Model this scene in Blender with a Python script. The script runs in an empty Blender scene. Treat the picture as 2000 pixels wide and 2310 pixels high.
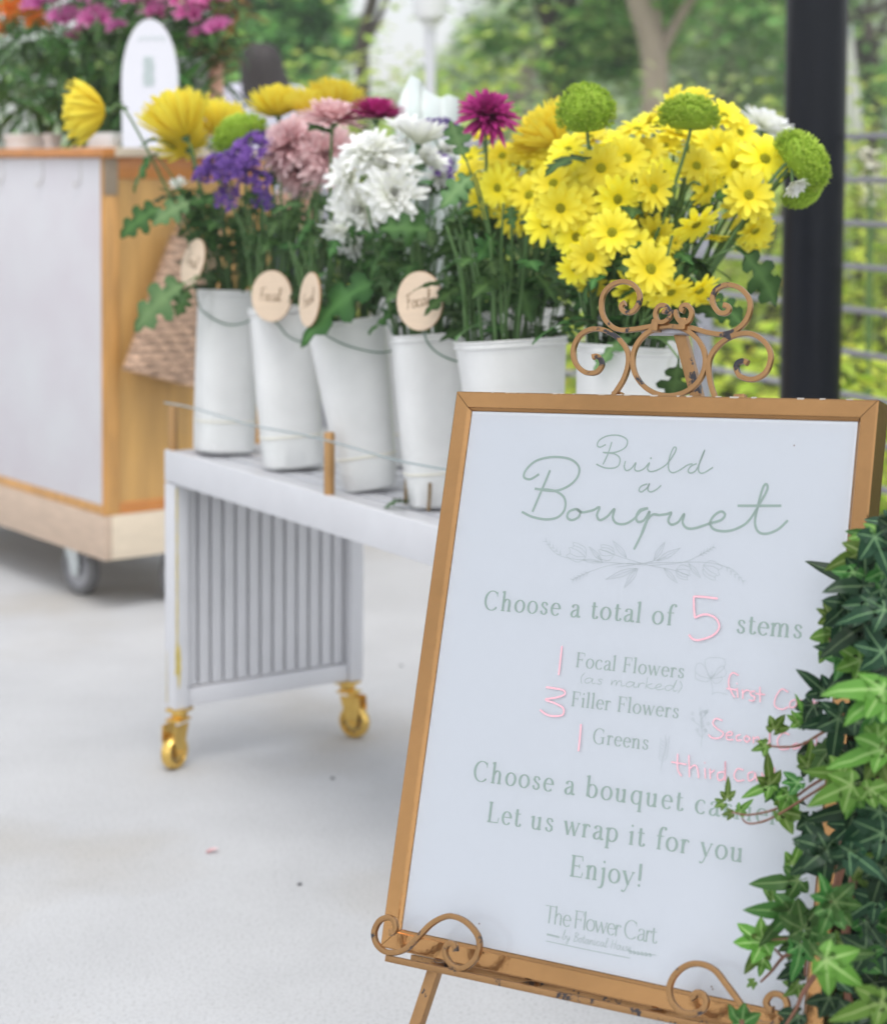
import bpy, bmesh, math, random
from mathutils import Vector, Matrix, Quaternion

S = bpy.context.scene
COL = S.collection
random.seed(7)
R = math.radians
# ------------------------------------------------------------------ camera
FPX, PITCH, PPY, ROLL, CAMH = 4414.1, 0.063032, 655.9, 0.006002, 1.25   # photo pixels (2000 x 2310)
CAM = Vector((0, 0, CAMH))
_F = Vector((0, math.cos(PITCH), -math.sin(PITCH)))
_U0 = Vector((0, math.sin(PITCH), math.cos(PITCH)))
_R0 = Vector((1, 0, 0))
_R = _R0*math.cos(ROLL) + _U0*math.sin(ROLL)
_U = _U0*math.cos(ROLL) - _R0*math.sin(ROLL)
cd = bpy.data.cameras.new('camera')
cam = bpy.data.objects.new('camera', cd); COL.objects.link(cam)
S.camera = cam
m3 = Matrix((_R, _U, -_F)).transposed()
cam.matrix_world = Matrix.Translation(CAM) @ m3.to_4x4()
cd.sensor_fit = 'AUTO'; cd.sensor_width = 36
cd.lens = FPX/2310*36
cd.shift_y = -(1155-PPY)/2310
cd.clip_start = 0.05; cd.clip_end = 600
cd.dof.use_dof = True
cd.dof.focus_distance = 2.12
cd.dof.aperture_fstop = 5.4
# ------------------------------------------------------------------ world and sun
SUN_EL, SUN_AZ = R(68), R(178)      # azimuth measured from +Y towards +X
W = bpy.data.worlds.new('World'); S.world = W; W.use_nodes = True
nt = W.node_tree; nt.nodes.clear()
sky = nt.nodes.new('ShaderNodeTexSky'); sky.sky_type = 'NISHITA'; sky.sun_disc = False
sky.sun_elevation = SUN_EL; sky.sun_rotation = SUN_AZ; sky.air_density = 1.2; sky.dust_density = 1.2; sky.ozone_density = 1.0
hs = nt.nodes.new('ShaderNodeHueSaturation'); hs.inputs['Saturation'].default_value = 0.22
bg = nt.nodes.new('ShaderNodeBackground'); bg.inputs['Strength'].default_value = 0.15
wo = nt.nodes.new('ShaderNodeOutputWorld')
nt.links.new(sky.outputs[0], hs.inputs['Color']); nt.links.new(hs.outputs[0], bg.inputs[0]); nt.links.new(bg.outputs[0], wo.inputs[0])
sl = bpy.data.lights.new('sun', 'SUN'); sl.energy = 1.0; sl.angle = R(35); sl.color = (1, .975, .945)
sun = bpy.data.objects.new('sun', sl); COL.objects.link(sun)
sd = Vector((math.sin(SUN_AZ)*math.cos(SUN_EL), math.cos(SUN_AZ)*math.cos(SUN_EL), math.sin(SUN_EL)))
sun.rotation_euler = sd.to_track_quat('Z', 'Y').to_euler()
sun.location = (0, 0, 20)
S.view_settings.view_transform = 'Standard'; S.view_settings.look = 'None'
S.view_settings.exposure = 1.0; S.view_settings.gamma = 1.0

# ------------------------------------------------------------------ pixel -> point of the place
def ray(px, py): return _F + _R*((px-1000)/FPX) - _U*((py-PPY)/FPX)
def onz(px, py, z):
    d = ray(px, py); return CAM + d*((z-CAMH)/d.z)
def ony(px, py, Y):
    d = ray(px, py); return CAM + d*(Y/d.y)
def pxm(n, Y): return n*Y/FPX          # photo pixels to metres at depth Y

# ------------------------------------------------------------------ materials
MATS = {}
def mat(name, color, rough=.6, metal=0., var=0., vscale=8., bump=0., bscale=60., coat=0., stretch=None, var2=None, spec=.5):
    if name in MATS: return MATS[name]
    m = bpy.data.materials.new(name); m.use_nodes = True; t = m.node_tree; p = t.nodes['Principled BSDF']
    p.inputs['Base Color'].default_value = (*color, 1); p.inputs['Roughness'].default_value = rough; p.inputs['Metallic'].default_value = metal
    p.inputs['Coat Weight'].default_value = coat; p.inputs['Specular IOR Level'].default_value = spec
    tc = t.nodes.new('ShaderNodeTexCoord'); src = tc.outputs['Object']
    if stretch:
        mp = t.nodes.new('ShaderNodeMapping'); mp.inputs['Scale'].default_value = stretch; t.links.new(src, mp.inputs[0]); src = mp.outputs[0]
    if var:
        n = t.nodes.new('ShaderNodeTexNoise'); n.inputs['Scale'].default_value = vscale; n.inputs['Detail'].default_value = 6; n.inputs['Roughness'].default_value = .62
        t.links.new(src, n.inputs['Vector'])
        r = t.nodes.new('ShaderNodeValToRGB'); e = r.color_ramp.elements
        e[0].position = .3; e[1].position = .72
        c0 = var2 or tuple(max(0, c*(1-var)) for c in color)
        e[0].color = (*c0, 1); e[1].color = (*[min(1, c*(1+var*.7)) for c in color], 1)
        t.links.new(n.outputs['Fac'], r.inputs[0]); t.links.new(r.outputs[0], p.inputs['Base Color'])
    if bump:
        n2 = t.nodes.new('ShaderNodeTexNoise'); n2.inputs['Scale'].default_value = bscale; n2.inputs['Detail'].default_value = 5
        t.links.new(src, n2.inputs['Vector'])
        b = t.nodes.new('ShaderNodeBump'); b.inputs['Strength'].default_value = bump; b.inputs['Distance'].default_value = .01
        t.links.new(n2.outputs['Fac'], b.inputs['Height']); t.links.new(b.outputs[0], p.inputs['Normal'])
    MATS[name] = m; return m
def attr_mat(name, c0, c1, rough=.55, trans=.25, rnd=.15, mid=None, gloss=.3, pos=(0., 1.)):
    """leaf and petal material: the attribute t runs along the petal (or marks the vein), each object varies a little"""
    if name in MATS: return MATS[name]
    m = bpy.data.materials.new(name); m.use_nodes = True; t = m.node_tree; p = t.nodes['Principled BSDF']; out = t.nodes['Material Output']
    a = t.nodes.new('ShaderNodeAttribute'); a.attribute_name = 't'
    r = t.nodes.new('ShaderNodeValToRGB'); e = r.color_ramp.elements
    e[0].color = (*c0, 1); e[1].color = (*c1, 1); e[0].position, e[1].position = pos
    if mid:
        k = e.new((pos[0]+pos[1])/2); k.color = (*mid, 1)
    t.links.new(a.outputs['Fac'], r.inputs[0])
    a2 = t.nodes.new('ShaderNodeAttribute'); a2.attribute_name = 'r'
    oi = t.nodes.new('ShaderNodeObjectInfo')
    ad = t.nodes.new('ShaderNodeMath'); ad.operation = 'ADD'
    t.links.new(a2.outputs['Fac'], ad.inputs[0]); t.links.new(oi.outputs['Random'], ad.inputs[1])
    fr = t.nodes.new('ShaderNodeMath'); fr.operation = 'FRACT'; t.links.new(ad.outputs[0], fr.inputs[0])
    mr = t.nodes.new('ShaderNodeMapRange'); mr.inputs['To Min'].default_value = 1-rnd*1.3; mr.inputs['To Max'].default_value = 1+rnd
    t.links.new(fr.outputs[0], mr.inputs['Value'])
    h = t.nodes.new('ShaderNodeHueSaturation'); t.links.new(mr.outputs[0], h.inputs['Value']); t.links.new(r.outputs[0], h.inputs['Color'])
    mr2 = t.nodes.new('ShaderNodeMapRange'); mr2.inputs['To Min'].default_value = .5-rnd*.06; mr2.inputs['To Max'].default_value = .5+rnd*.06
    t.links.new(fr.outputs[0], mr2.inputs['Value']); t.links.new(mr2.outputs[0], h.inputs['Hue'])
    t.links.new(h.outputs[0], p.inputs['Base Color'])
    p.inputs['Roughness'].default_value = rough; p.inputs['Specular IOR Level'].default_value = gloss
    tr = t.nodes.new('ShaderNodeBsdfTranslucent'); t.links.new(h.outputs[0], tr.inputs['Color'])
    mx = t.nodes.new('ShaderNodeMixShader'); mx.inputs[0].default_value = trans
    t.links.new(p.outputs[0], mx.inputs[1]); t.links.new(tr.outputs[0], mx.inputs[2]); t.links.new(mx.outputs[0], out.inputs[0])
    MATS[name] = m; return m

# ------------------------------------------------------------------ mesh builder
def V(*a): return Vector(a)
class MB:
    def __init__(s): s.v = []; s.f = []; s.t = []; s.r = []; s.mi = []; s.cur = 0; s.rv = 0.
    def add(s, p, t=0.):
        s.v.append(tuple(p)); s.t.append(t); s.r.append(s.rv); return len(s.v)-1
    def face(s, *i): s.f.append(i); s.mi.append(s.cur)
    def box(s, c, sz, rot=None, bev=0.):
        """box; rot is a 3x3 matrix; bev chamfers every edge"""
        c = Vector(c); h = [x/2 for x in sz]; rot = rot or Matrix.Identity(3)
        bm = bmesh.new(); bmesh.ops.create_cube(bm, size=1)
        for v in bm.verts: v.co = Vector((v.co.x*sz[0], v.co.y*sz[1], v.co.z*sz[2]))
        if bev: bmesh.ops.bevel(bm, geom=bm.edges[:], offset=bev, segments=2, profile=.6, affect='EDGES')
        b = len(s.v); bm.verts.index_update()
        for v in bm.verts: s.add(c + rot @ v.co)
        for f in bm.faces: s.face(*[b+v.index for v in f.verts])
        bm.free()
    def bar(s, a, b, w, d, up=V(0, 0, 1), bev=.0, over=0.):
        """box beam from a to b, w across, d along up"""
        a, b = Vector(a), Vector(b); x = (b-a); L = x.length; x.normalize()
        y = up.cross(x); y.normalize(); z = x.cross(y)
        s.box((a+b)/2, (L+over, w, d), Matrix((x, y, z)).transposed(), bev)
    def tube(s, pts, rad, n=8, closed=False, cap=True, t0=0., t1=1., square=False, ref=None):
        pts = [Vector(p) for p in pts]; N = len(pts)
        rads = [rad(i/(max(1, N-1))) for i in range(N)] if callable(rad) else [rad]*N
        rings = []; prev = None
        for i, p in enumerate(pts):
            if closed: d = pts[(i+1) % N]-pts[i-1]
            else: d = pts[min(i+1, N-1)]-pts[max(i-1, 0)]
            if d.length < 1e-9: d = V(0, 0, 1)
            d.normalize()
            if ref is not None: u = ref - d*ref.dot(d)
            elif prev is None:
                u = d.orthogonal()
            else: u = prev - d*prev.dot(d)
            if u.length < 1e-6: u = d.orthogonal()
            u.normalize(); prev = u; w = d.cross(u)
            ring = []
            for k in range(n):
                a = 2*math.pi*k/n + (math.pi/4 if square else 0)
                q = u*math.cos(a)+w*math.sin(a)
                if square:
                    # rounded square section
                    cc, ss = math.cos(a), math.sin(a); g = 1/((abs(cc)**4+abs(ss)**4)**.25) if n > 4 else 1.3
                    q = q*g
                ring.append(s.add(p+q*rads[i], t0+(t1-t0)*i/max(1, N-1)))
            rings.append(ring)
        M = N if closed else N-1
        for i in range(M):
            A, B = rings[i], rings[(i+1) % N]
            for k in range(n): s.face(A[k], A[(k+1) % n], B[(k+1) % n], B[k])
        if cap and not closed:
            s.face(*rings[0][::-1]); s.face(*rings[-1])
    def lathe(s, prof, c, axis=V(0, 0, 1), n=24, sq=None, t=None, xd=None):
        """prof = [(radius, height)...]; sq = superellipse exponent for rounded-square sections"""
        c = Vector(c); axis = Vector(axis).normalized(); u = (Vector(xd) if xd else axis.orthogonal()); u = (u-axis*u.dot(axis)).normalized(); w = axis.cross(u)
        rings = []
        for j, (r, h) in enumerate(prof):
            ring = []
            for k in range(n):
                a = 2*math.pi*k/n; g = 1.
                if sq: g = 1/((abs(math.cos(a))**sq+abs(math.sin(a))**sq)**(1/sq))
                ring.append(s.add(c+axis*h+(u*math.cos(a)+w*math.sin(a))*r*g, (t[j] if t else 0)))
            rings.append(ring)
        for A, B in zip(rings, rings[1:]):
            for k in range(n): s.face(A[k], A[(k+1) % n], B[(k+1) % n], B[k])
        return rings
    def prism(s, pts2, o, ux, uy, depth):
        """outline pts2 in the plane (ux, uy) at o, extruded by the vector depth"""
        o = Vector(o); a = [s.add(o+ux*x+uy*y) for x, y in pts2]; b = [s.add(o+ux*x+uy*y+depth) for x, y in pts2]
        n = len(a); s.face(*a); s.face(*b[::-1])
        for i in range(n): s.face(a[i], b[i], b[(i+1) % n], a[(i+1) % n])
    def mesh(s, name, mats, smooth=True, org=V(0, 0, 0)):
        me = bpy.data.meshes.new(name)
        me.from_pydata([(x-org[0], y-org[1], z-org[2]) for x, y, z in s.v], [], s.f)
        mats = mats if isinstance(mats, (list, tuple)) else [mats]
        for m in mats: me.materials.append(m)
        if len(mats) > 1: me.polygons.foreach_set('material_index', s.mi)
        if any(s.t): me.attributes.new('t', 'FLOAT', 'POINT').data.foreach_set('value', s.t)
        if any(s.r): me.attributes.new('r', 'FLOAT', 'POINT').data.foreach_set('value', s.r)
        me.update()
        bm = bmesh.new(); bm.from_mesh(me); bmesh.ops.recalc_face_normals(bm, faces=bm.faces[:]) if smooth != 'leaf' else None; bm.to_mesh(me); bm.free()
        if smooth:
            me.polygons.foreach_set('use_smooth', [True]*len(me.polygons))
            if smooth is True: me.set_sharp_from_angle(angle=R(38))
        return me
    def build(s, name, mats, parent=None, smooth=True):
        org = origin(parent) if parent else V(0, 0, 0)
        o = bpy.data.objects.new(name, s.mesh(name, mats, smooth, org)); COL.objects.link(o)
        if parent: o.parent = parent
        return o
def origin(o):
    p = Vector(o.location)
    while o.parent: o = o.parent; p += Vector(o.location)
    return p
def tag(o, label=None, cat=None, group=None, kind=None):
    if label: o['label'] = label
    if cat: o['category'] = cat
    if group: o['group'] = group
    if kind: o['kind'] = kind
    return o
def thing(name, label, cat, loc, group=None):
    o = bpy.data.objects.new(name, None); o.empty_display_size = .05; COL.objects.link(o); o.location = Vector(loc)
    return tag(o, label, cat, group)
def inst(name, me, parent, M):
    """an object sharing mesh data, world matrix M, under parent (parents are never rotated)"""
    o = bpy.data.objects.new(name, me); COL.objects.link(o)
    if parent: o.parent = parent; M = Matrix.Translation(-origin(parent)) @ M
    o.matrix_basis = M
    return o
def smooth_pts(P, k=6, closed=False):
    P = [Vector(p) for p in P]; n = len(P); out = []
    rng = range(n) if closed else range(n-1)
    for i in rng:
        if closed: a, b, c, d = P[i-1], P[i], P[(i+1) % n], P[(i+2) % n]
        else: a, b, c, d = P[max(i-1, 0)], P[i], P[i+1], P[min(i+2, n-1)]
        for j in range(k):
            x = j/k
            out.append(.5*((2*b)+(c-a)*x+(2*a-5*b+4*c-d)*x*x+(3*b-a-3*c+d)*x**3))
    if not closed: out.append(P[-1])
    return out
def frame_to(d, roll=0., up=V(0, 0, 1)):
    """rotation taking +Z to d (and +Y near up)"""
    z = Vector(d).normalized(); y = up - z*up.dot(z)
    if y.length < 1e-4: y = V(0, 1, 0)-z*z.y
    y.normalize(); x = y.cross(z)
    return (Matrix((x, y, z)).transposed() @ Matrix.Rotation(roll, 3, 'Z')).to_4x4()
rnd = random.uniform
# ------------------------------------------------------------------ materials of the place
WHITE = mat('white_paint', (.62, .62, .645), .42, var=.05, vscale=9, bump=.03, bscale=80)
WHITEP = mat('white_plastic', (.75, .75, .74), .36, var=.07, vscale=11, spec=.5, bump=.05, bscale=25)
BAND = mat('cream_plastic', (.72, .69, .6), .4)
GOLDC = mat('yellow_gold_castor', (.80, .53, .14), .26, .85, var=.18, vscale=60)
GOLDP = mat('satin_gold_post', (.47, .26, .10), .38, .55, var=.12, vscale=40, stretch=(1, 1, .1))
CONC = mat('concrete', (.475, .477, .482), .82, var=.07, vscale=3.5, bump=.35, bscale=200)
def concrete_detail():
    m = CONC; t = m.node_tree; p = t.nodes['Principled BSDF']; src = p.inputs['Base Color'].links[0].from_socket
    tc = t.nodes.new('ShaderNodeTexCoord')
    n = t.nodes.new('ShaderNodeTexNoise'); n.inputs['Scale'].default_value = 170; n.inputs['Detail'].default_value = 3
    r = t.nodes.new('ShaderNodeValToRGB'); r.color_ramp.elements[0].position = .27; r.color_ramp.elements[1].position = .5
    r.color_ramp.elements[0].color = (.74, .735, .73, 1); r.color_ramp.elements[1].color = (1, 1, 1, 1)
    x = t.nodes.new('ShaderNodeMix'); x.data_type = 'RGBA'; x.blend_type = 'MULTIPLY'; x.inputs[0].default_value = 1
    n3 = t.nodes.new('ShaderNodeTexNoise'); n3.inputs['Scale'].default_value = 1.3; n3.inputs['Detail'].default_value = 4
    r3 = t.nodes.new('ShaderNodeValToRGB'); r3.color_ramp.elements[0].position = .30; r3.color_ramp.elements[1].position = .46
    r3.color_ramp.elements[0].color = (.90, .86, .80, 1); r3.color_ramp.elements[1].color = (1, 1, 1, 1)
    x2 = t.nodes.new('ShaderNodeMix'); x2.data_type = 'RGBA'; x2.blend_type = 'MULTIPLY'; x2.inputs[0].default_value = 1
    t.links.new(tc.outputs['Object'], n.inputs['Vector']); t.links.new(tc.outputs['Object'], n3.inputs['Vector'])
    t.links.new(n.outputs['Fac'], r.inputs[0]); t.links.new(n3.outputs['Fac'], r3.inputs[0])
    t.links.new(src, x.inputs[6]); t.links.new(r.outputs[0], x.inputs[7]); t.links.new(x.outputs[2], x2.inputs[6]); t.links.new(r3.outputs[0], x2.inputs[7])
    t.links.new(x2.outputs[2], p.inputs['Base Color'])
concrete_detail()
def chipped_gold(name, base, metal, rough):
    """gold paint over dark iron, worn off in irregular chips; fine dust in the hollows"""
    m = mat(name, base, rough, metal, var=.13, vscale=22)
    t = m.node_tree; p = t.nodes['Principled BSDF']; src = p.inputs['Base Color'].links[0].from_socket
    tc = t.nodes.new('ShaderNodeTexCoord')
    n = t.nodes.new('ShaderNodeTexNoise'); n.inputs['Scale'].default_value = 34; n.inputs['Detail'].default_value = 8; n.inputs['Roughness'].default_value = .72
    r = t.nodes.new('ShaderNodeValToRGB'); r.color_ramp.elements[0].position = .575; r.color_ramp.elements[1].position = .59
    r.color_ramp.elements[0].color = (0, 0, 0, 1); r.color_ramp.elements[1].color = (1, 1, 1, 1)
    x = t.nodes.new('ShaderNodeMix'); x.data_type = 'RGBA'; x.inputs[7].default_value = (.018, .015, .02, 1)
    t.links.new(tc.outputs['Object'], n.inputs['Vector']); t.links.new(n.outputs['Fac'], r.inputs[0]); t.links.new(r.outputs[0], x.inputs[0])
    t.links.new(src, x.inputs[6]); t.links.new(x.outputs[2], p.inputs['Base Color'])
    mm = t.nodes.new('ShaderNodeMath'); mm.operation = 'MULTIPLY_ADD'; mm.inputs[1].default_value = -metal; mm.inputs[2].default_value = metal
    t.links.new(r.outputs[0], mm.inputs[0]); t.links.new(mm.outputs[0], p.inputs['Metallic'])
    b = t.nodes.new('ShaderNodeBump'); b.inputs['Strength'].default_value = .25; b.inputs['Distance'].default_value = .002
    n2 = t.nodes.new('ShaderNodeTexNoise'); n2.inputs['Scale'].default_value = 300
    t.links.new(tc.outputs['Object'], n2.inputs['Vector']); t.links.new(n2.outputs['Fac'], b.inputs['Height']); t.links.new(b.outputs[0], p.inputs['Normal'])
    return m
EASELG = chipped_gold('chipped_gold_iron', (.35, .195, .085), .85, .33)
FRAMEG = mat('gold_frame_foil', (.41, .22, .09), .2, .95, var=.25, vscale=3.5, bump=.06, bscale=140, stretch=(1, 1, 1))  # broad tone variation paints in the uneven reflections of the metal
PINE = mat('honey_wood', (.58, .30, .085), .38, var=.28, vscale=7, stretch=(6, 6, .7), coat=.25, bump=.04, bscale=30)
PINEH = mat('orange_wood_edge', (.55, .21, .045), .38, var=.2, vscale=9, stretch=(2, 2, 8), coat=.25)
PINEL = mat('honey_wood_panel', (.56, .32, .10), .42, var=.2, vscale=5, stretch=(5, 5, .5), coat=.2)
PLYD = mat('plywood_face', (.54, .41, .31), .6, var=.14, vscale=14, stretch=(1, 1, 5))
PLYL = mat('plywood_light', (.70, .59, .45), .6, var=.08, vscale=14, stretch=(1, 1, 5))
LAMIN = mat('white_chalky_laminate', (.595, .595, .612), .3, var=.05, vscale=3.2, var2=(.565, .525, .56))
RUBBER = mat('grey_rubber', (.14, .137, .14), .6, var=.1)
HUBG = mat('grey_hub', (.34, .34, .36), .4, .2)
ZINC = mat('zinc', (.62, .66, .66), .35, .6, var=.08, vscale=30)
DARK = mat('dark_iron', (.03, .03, .035), .5)
STEEL = mat('grey_steel', (.42, .42, .46), .45, .25, var=.08, vscale=12)
BLACKP = mat('black_paint', (.004, .005, .009), .3, 0., var=.2, vscale=20, coat=.0, spec=.18)

# ------------------------------------------------------------------ setting: ground
mb = MB(); g = [V(-30, -6, 0), V(2.6, -6, 0), V(2.6, 1.5, 0), V(.9, 8.2, 0), V(-1.5, 13.5, 0), V(-30, 13.5, 0)]
lo = [v - V(0, 0, .35) for v in g]
a = [mb.add(v) for v in g]; b = [mb.add(v) for v in lo]; mb.face(*a)
for i in range(6): mb.face(a[i], b[i], b[(i+1) % 6], a[(i+1) % 6])
tag(mb.build('concrete_floor', CONC, smooth=False), kind='structure')
MEADOWG = mat('meadow_soil', (.07, .10, .025), .9, var=.4, vscale=1.2, bump=.5, bscale=20)
def terrain_h(x, y):
    d = max(0, y-14); h = -.4 + .012*min(d, 30)
    if y > 55:
        k = min(1, (y-55)/60); k = k*k*(3-2*k)
        side = 1/(1+math.exp(-(x*115/y-2.0)/2.6))
        h += k*(2.6+13*side+.5*math.sin(x*.31))*(1+max(0, y-115)/115)
    return h
mb = MB(); NX, NY = 60, 60
ys = [-40 + 240*(j/NY)**1.6 for j in range(NY+1)]; xs = [-90+180*i/NX for i in range(NX+1)]
idx = [[mb.add((x, y, terrain_h(x, y))) for x in xs] for y in ys]
for j in range(NY):
    for i in range(NX): mb.face(idx[j][i], idx[j][i+1], idx[j+1][i+1], idx[j+1][i])
tag(mb.build('hillside_ground', MEADOWG, smooth='leaf'), kind='structure')

# ------------------------------------------------------------------ white bench on gold castors
BC = V(-.5758, 4.0224, 0); BL = V(.54949, -.8355, 0); BR = V(.8355, .54949, 0); Z = V(0, 0, 1)
T1, T0, BW, BLEN = .6638, .5972, .455, 1.75
def bp(l, r, z): return BC + BL*l + BR*r + Z*z
bench = thing('flower_bench', 'low white slatted metal bench on yellow gold castors, carrying the white flower buckets', 'bench', bp(BLEN/2, BW/2, 0))
mb = MB()
mb.bar(bp(0, .012, (T1+T0)/2), bp(BLEN, .012, (T1+T0)/2), .024, T1-T0, bev=.003)
mb.bar(bp(0, BW-.012, (T1+T0)/2), bp(BLEN, BW-.012, (T1+T0)/2), .024, T1-T0, bev=.003)
for l in (.014, BLEN-.014): mb.bar(bp(l, .0245, (T1+T0)/2-.001), bp(l, BW-.0245, (T1+T0)/2-.001), .028, T1-T0-.006, bev=.003)
mb.build('frame', WHITE, bench)
mb = MB(); n = 9; w = (BW-.048)/n
for i in range(n):
    r = .024 + w*(i+.5)
    mb.bar(bp(.03, r, T1-.011), bp(BLEN-.03, r, T1-.011), w*.76, .014, bev=.002)
for l in (.3, .75, 1.2, 1.6): mb.bar(bp(l, .026, T1-.0285), bp(l, BW-.026, T1-.0285), .04, .02)
mb.build('slatted_top', WHITE, bench)
LEGB = .125
for end in (0, 1):
    la, lb = (.0, .046) if end == 0 else (BLEN-.046, BLEN)
    lm = (la+lb)/2
    for r in (.0165, BW-.0165):
        mb = MB(); mb.box(bp(lm, r, (LEGB+T0)/2-.001), (.046, .033, T0-LEGB-.002), Matrix((BL, BR, Z)).transposed(), .003); mb.build('leg', WHITE, bench)
    mb = MB(); mb.bar(bp(lm, .034, LEGB+.019), bp(lm, BW-.034, LEGB+.019), .03, .036, bev=.003)
    mb.build('bottom_rail', WHITE, bench)
    mb = MB(); ns = 13; x0, x1 = .036, BW-.036; pw = (x1-x0)/ns
    for i in range(ns):
        r = x0 + pw*(i+.5)
        mb.box(bp(lm-.004 if end == 0 else lm+.004, r, (LEGB+.038+T0)/2), (.0085, pw*.80, T0-LEGB-.04), Matrix((BL, BR, Z)).transposed(), .0025)
    mb.box(bp(lm-.0125 if end == 0 else lm+.0125, BW/2, (LEGB+.038+T0)/2), (.003, x1-x0, T0-LEGB-.04), Matrix((BL, BR, Z)).transposed())  # added sheet behind the open slats, so the gaps read grey
    mb.build('slatted_end', WHITE, bench)
# castors: fork and wheel
def castor(l, r, heading, rad=.036, wid=.022):
    c = bp(l, r, 0); d = V(math.sin(heading), math.cos(heading), 0); s_ = V(d.y, -d.x, 0)
    wc = c + d*.018 + Z*rad
    mb = MB()
    mb.box(c+Z*(LEGB-.004), (.046, .04, .007), Matrix((d, s_, Z)).transposed(), .002)
    mb.lathe([(.014, 0), (.017, .004), (.017, .012), (.0, .013)], c+Z*(LEGB-.022), n=16)
    mb.box(c+Z*(LEGB-.024)+d*.004, (.044, wid+.014, .005), Matrix((d, s_, Z)).transposed(), .0015)
    for sg in (-1, 1):
        o = wc + s_*sg*(wid/2+.0045)
        pts = [(-.030, .058), (.018, .058), (.020, .03), (.010, -.008), (0, -.011), (-.010, -.006)]
        mb.prism([(x+.002, z) for x, z in pts], o - s_*.0015, d, Z, s_*.003)
    mb.tube([wc-s_*(wid/2+.009), wc+s_*(wid/2+.009)], .005, 8)
    fork = mb.build('castor', GOLDC, bench)
    mb = MB(); h = wid/2
    mb.lathe([(.0085, -h), (.012, -h), (.0125, -h+.004), (rad*.66, -h+.004), (rad*.72, -h), (rad*.9, -h), (rad, -h+.005), (rad, h-.005), (rad*.9, h), (rad*.72, h), (rad*.66, h-.004), (.0125, h-.004), (.012, h), (.0085, h)], wc, s_, 28)
    mb.build('wheel', GOLDC, fork)
    mb = MB()
    for sg in (-1, 1):
        for k in range(8):
            a_ = k*math.pi/4+.2; q = wc + s_*sg*(h-.0032) + (d*math.cos(a_)+Z*math.sin(a_))*rad*.5
            mb.lathe([(.0, .0), (.0038, .0), (.0038, .0006), (0, .0006)], q, s_*sg, 8)
    mb.build('hub_hole', DARK, fork)
castor(.028, .02, R(-152)); castor(.028, BW-.03, R(118)); castor(BLEN-.028, .02, R(30)); castor(BLEN-.028, BW-.03, R(70))
# worn yellow streak down the front leg
mb = MB(); random.seed(3)
STREAK = mat('yellow_wear', (.70, .56, .16), .5, var=.2, vscale=90)
def drip(l, r, z0, z1, wfun, nrm, across):
    N = 26; pa = []
    for i in range(N+1):
        z = z0+(z1-z0)*i/N; ww = wfun(i/N)*rnd(.75, 1.25); c = bp(l, r, z)+nrm*.0012
        pa.append((mb.add(c-across*ww), mb.add(c+across*ww)))
    for A, B in zip(pa, pa[1:]): mb.face(A[0], A[1], B[1], B[0])
drip(.046, .006, .59, .20, lambda s: .0018+.0014*(s > .85)+.004*max(0, s-.8)*5*.5, BL, BR)
drip(.046, .010, .26, .17, lambda s: .0035*math.sin(math.pi*min(1, s+.05))+.001, BL, BR)
drip(.012, .0, .245, .135, lambda s: .0006+.0014*s, -BR, BL)
mb.build('yellow_streak', STREAK, bench)
# guard: gold posts carrying a clear acrylic strip
def clear_mat(name, tint, IORF=1.4):
    m = bpy.data.materials.new(name); m.use_nodes = True; t = m.node_tree; t.nodes.clear()
    o = t.nodes.new('ShaderNodeOutputMaterial'); tr = t.nodes.new('ShaderNodeBsdfTransparent'); tr.inputs[0].default_value = (*tint, 1)
    gl = t.nodes.new('ShaderNodeBsdfGlossy'); gl.inputs['Roughness'].default_value = .04
    fr = t.nodes.new('ShaderNodeFresnel'); fr.inputs['IOR'].default_value = IORF
    mx = t.nodes.new('ShaderNodeMixShader'); t.links.new(fr.outputs[0], mx.inputs[0]); t.links.new(tr.outputs[0], mx.inputs[1]); t.links.new(gl.outputs[0], mx.inputs[2]); t.links.new(mx.outputs[0], o.inputs[0])
    return m
ACRY = clear_mat('clear_acrylic', (.99, .997, .995), 1.07); EDGE = mat('acrylic_edge', (.30, .36, .37), .2, spec=.6)
GZ = T1+.096
for l in (.018, .66, 1.22, 1.72):
    mb = MB(); mb.lathe([(.0, 0), (.0098, 0), (.0098, .088+.022*(l > .1)), (.0085, .09+.022*(l > .1)), (0, .09+.022*(l > .1))], bp(l, .013, T1), n=20); mb.build('guard_post', GOLDP, bench)
mb = MB(); mb.lathe([(0, 0), (.0098, 0), (.0098, .09), (0, .092)], bp(.018, BW-.02, T1), n=20); mb.build('guard_post', GOLDP, bench)
random.seed(11)
mb = MB(); top = [bp(-.006+1.75*i/24, .0045+.001*math.sin(i*1.3), GZ+.003*math.sin(i*.9)) for i in range(25)]
for i in range(24):
    p, q = top[i], top[i+1]
    x = [mb.add(v) for v in (p-Z*.058, q-Z*.058, q, p)]; mb.face(*x)
strip = mb.build('acrylic_guard', ACRY, bench, smooth=False)
mb = MB(); mb.tube(top, .0019, 6, t0=0, t1=0); mb.build('acrylic_edge', EDGE, bench)

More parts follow.
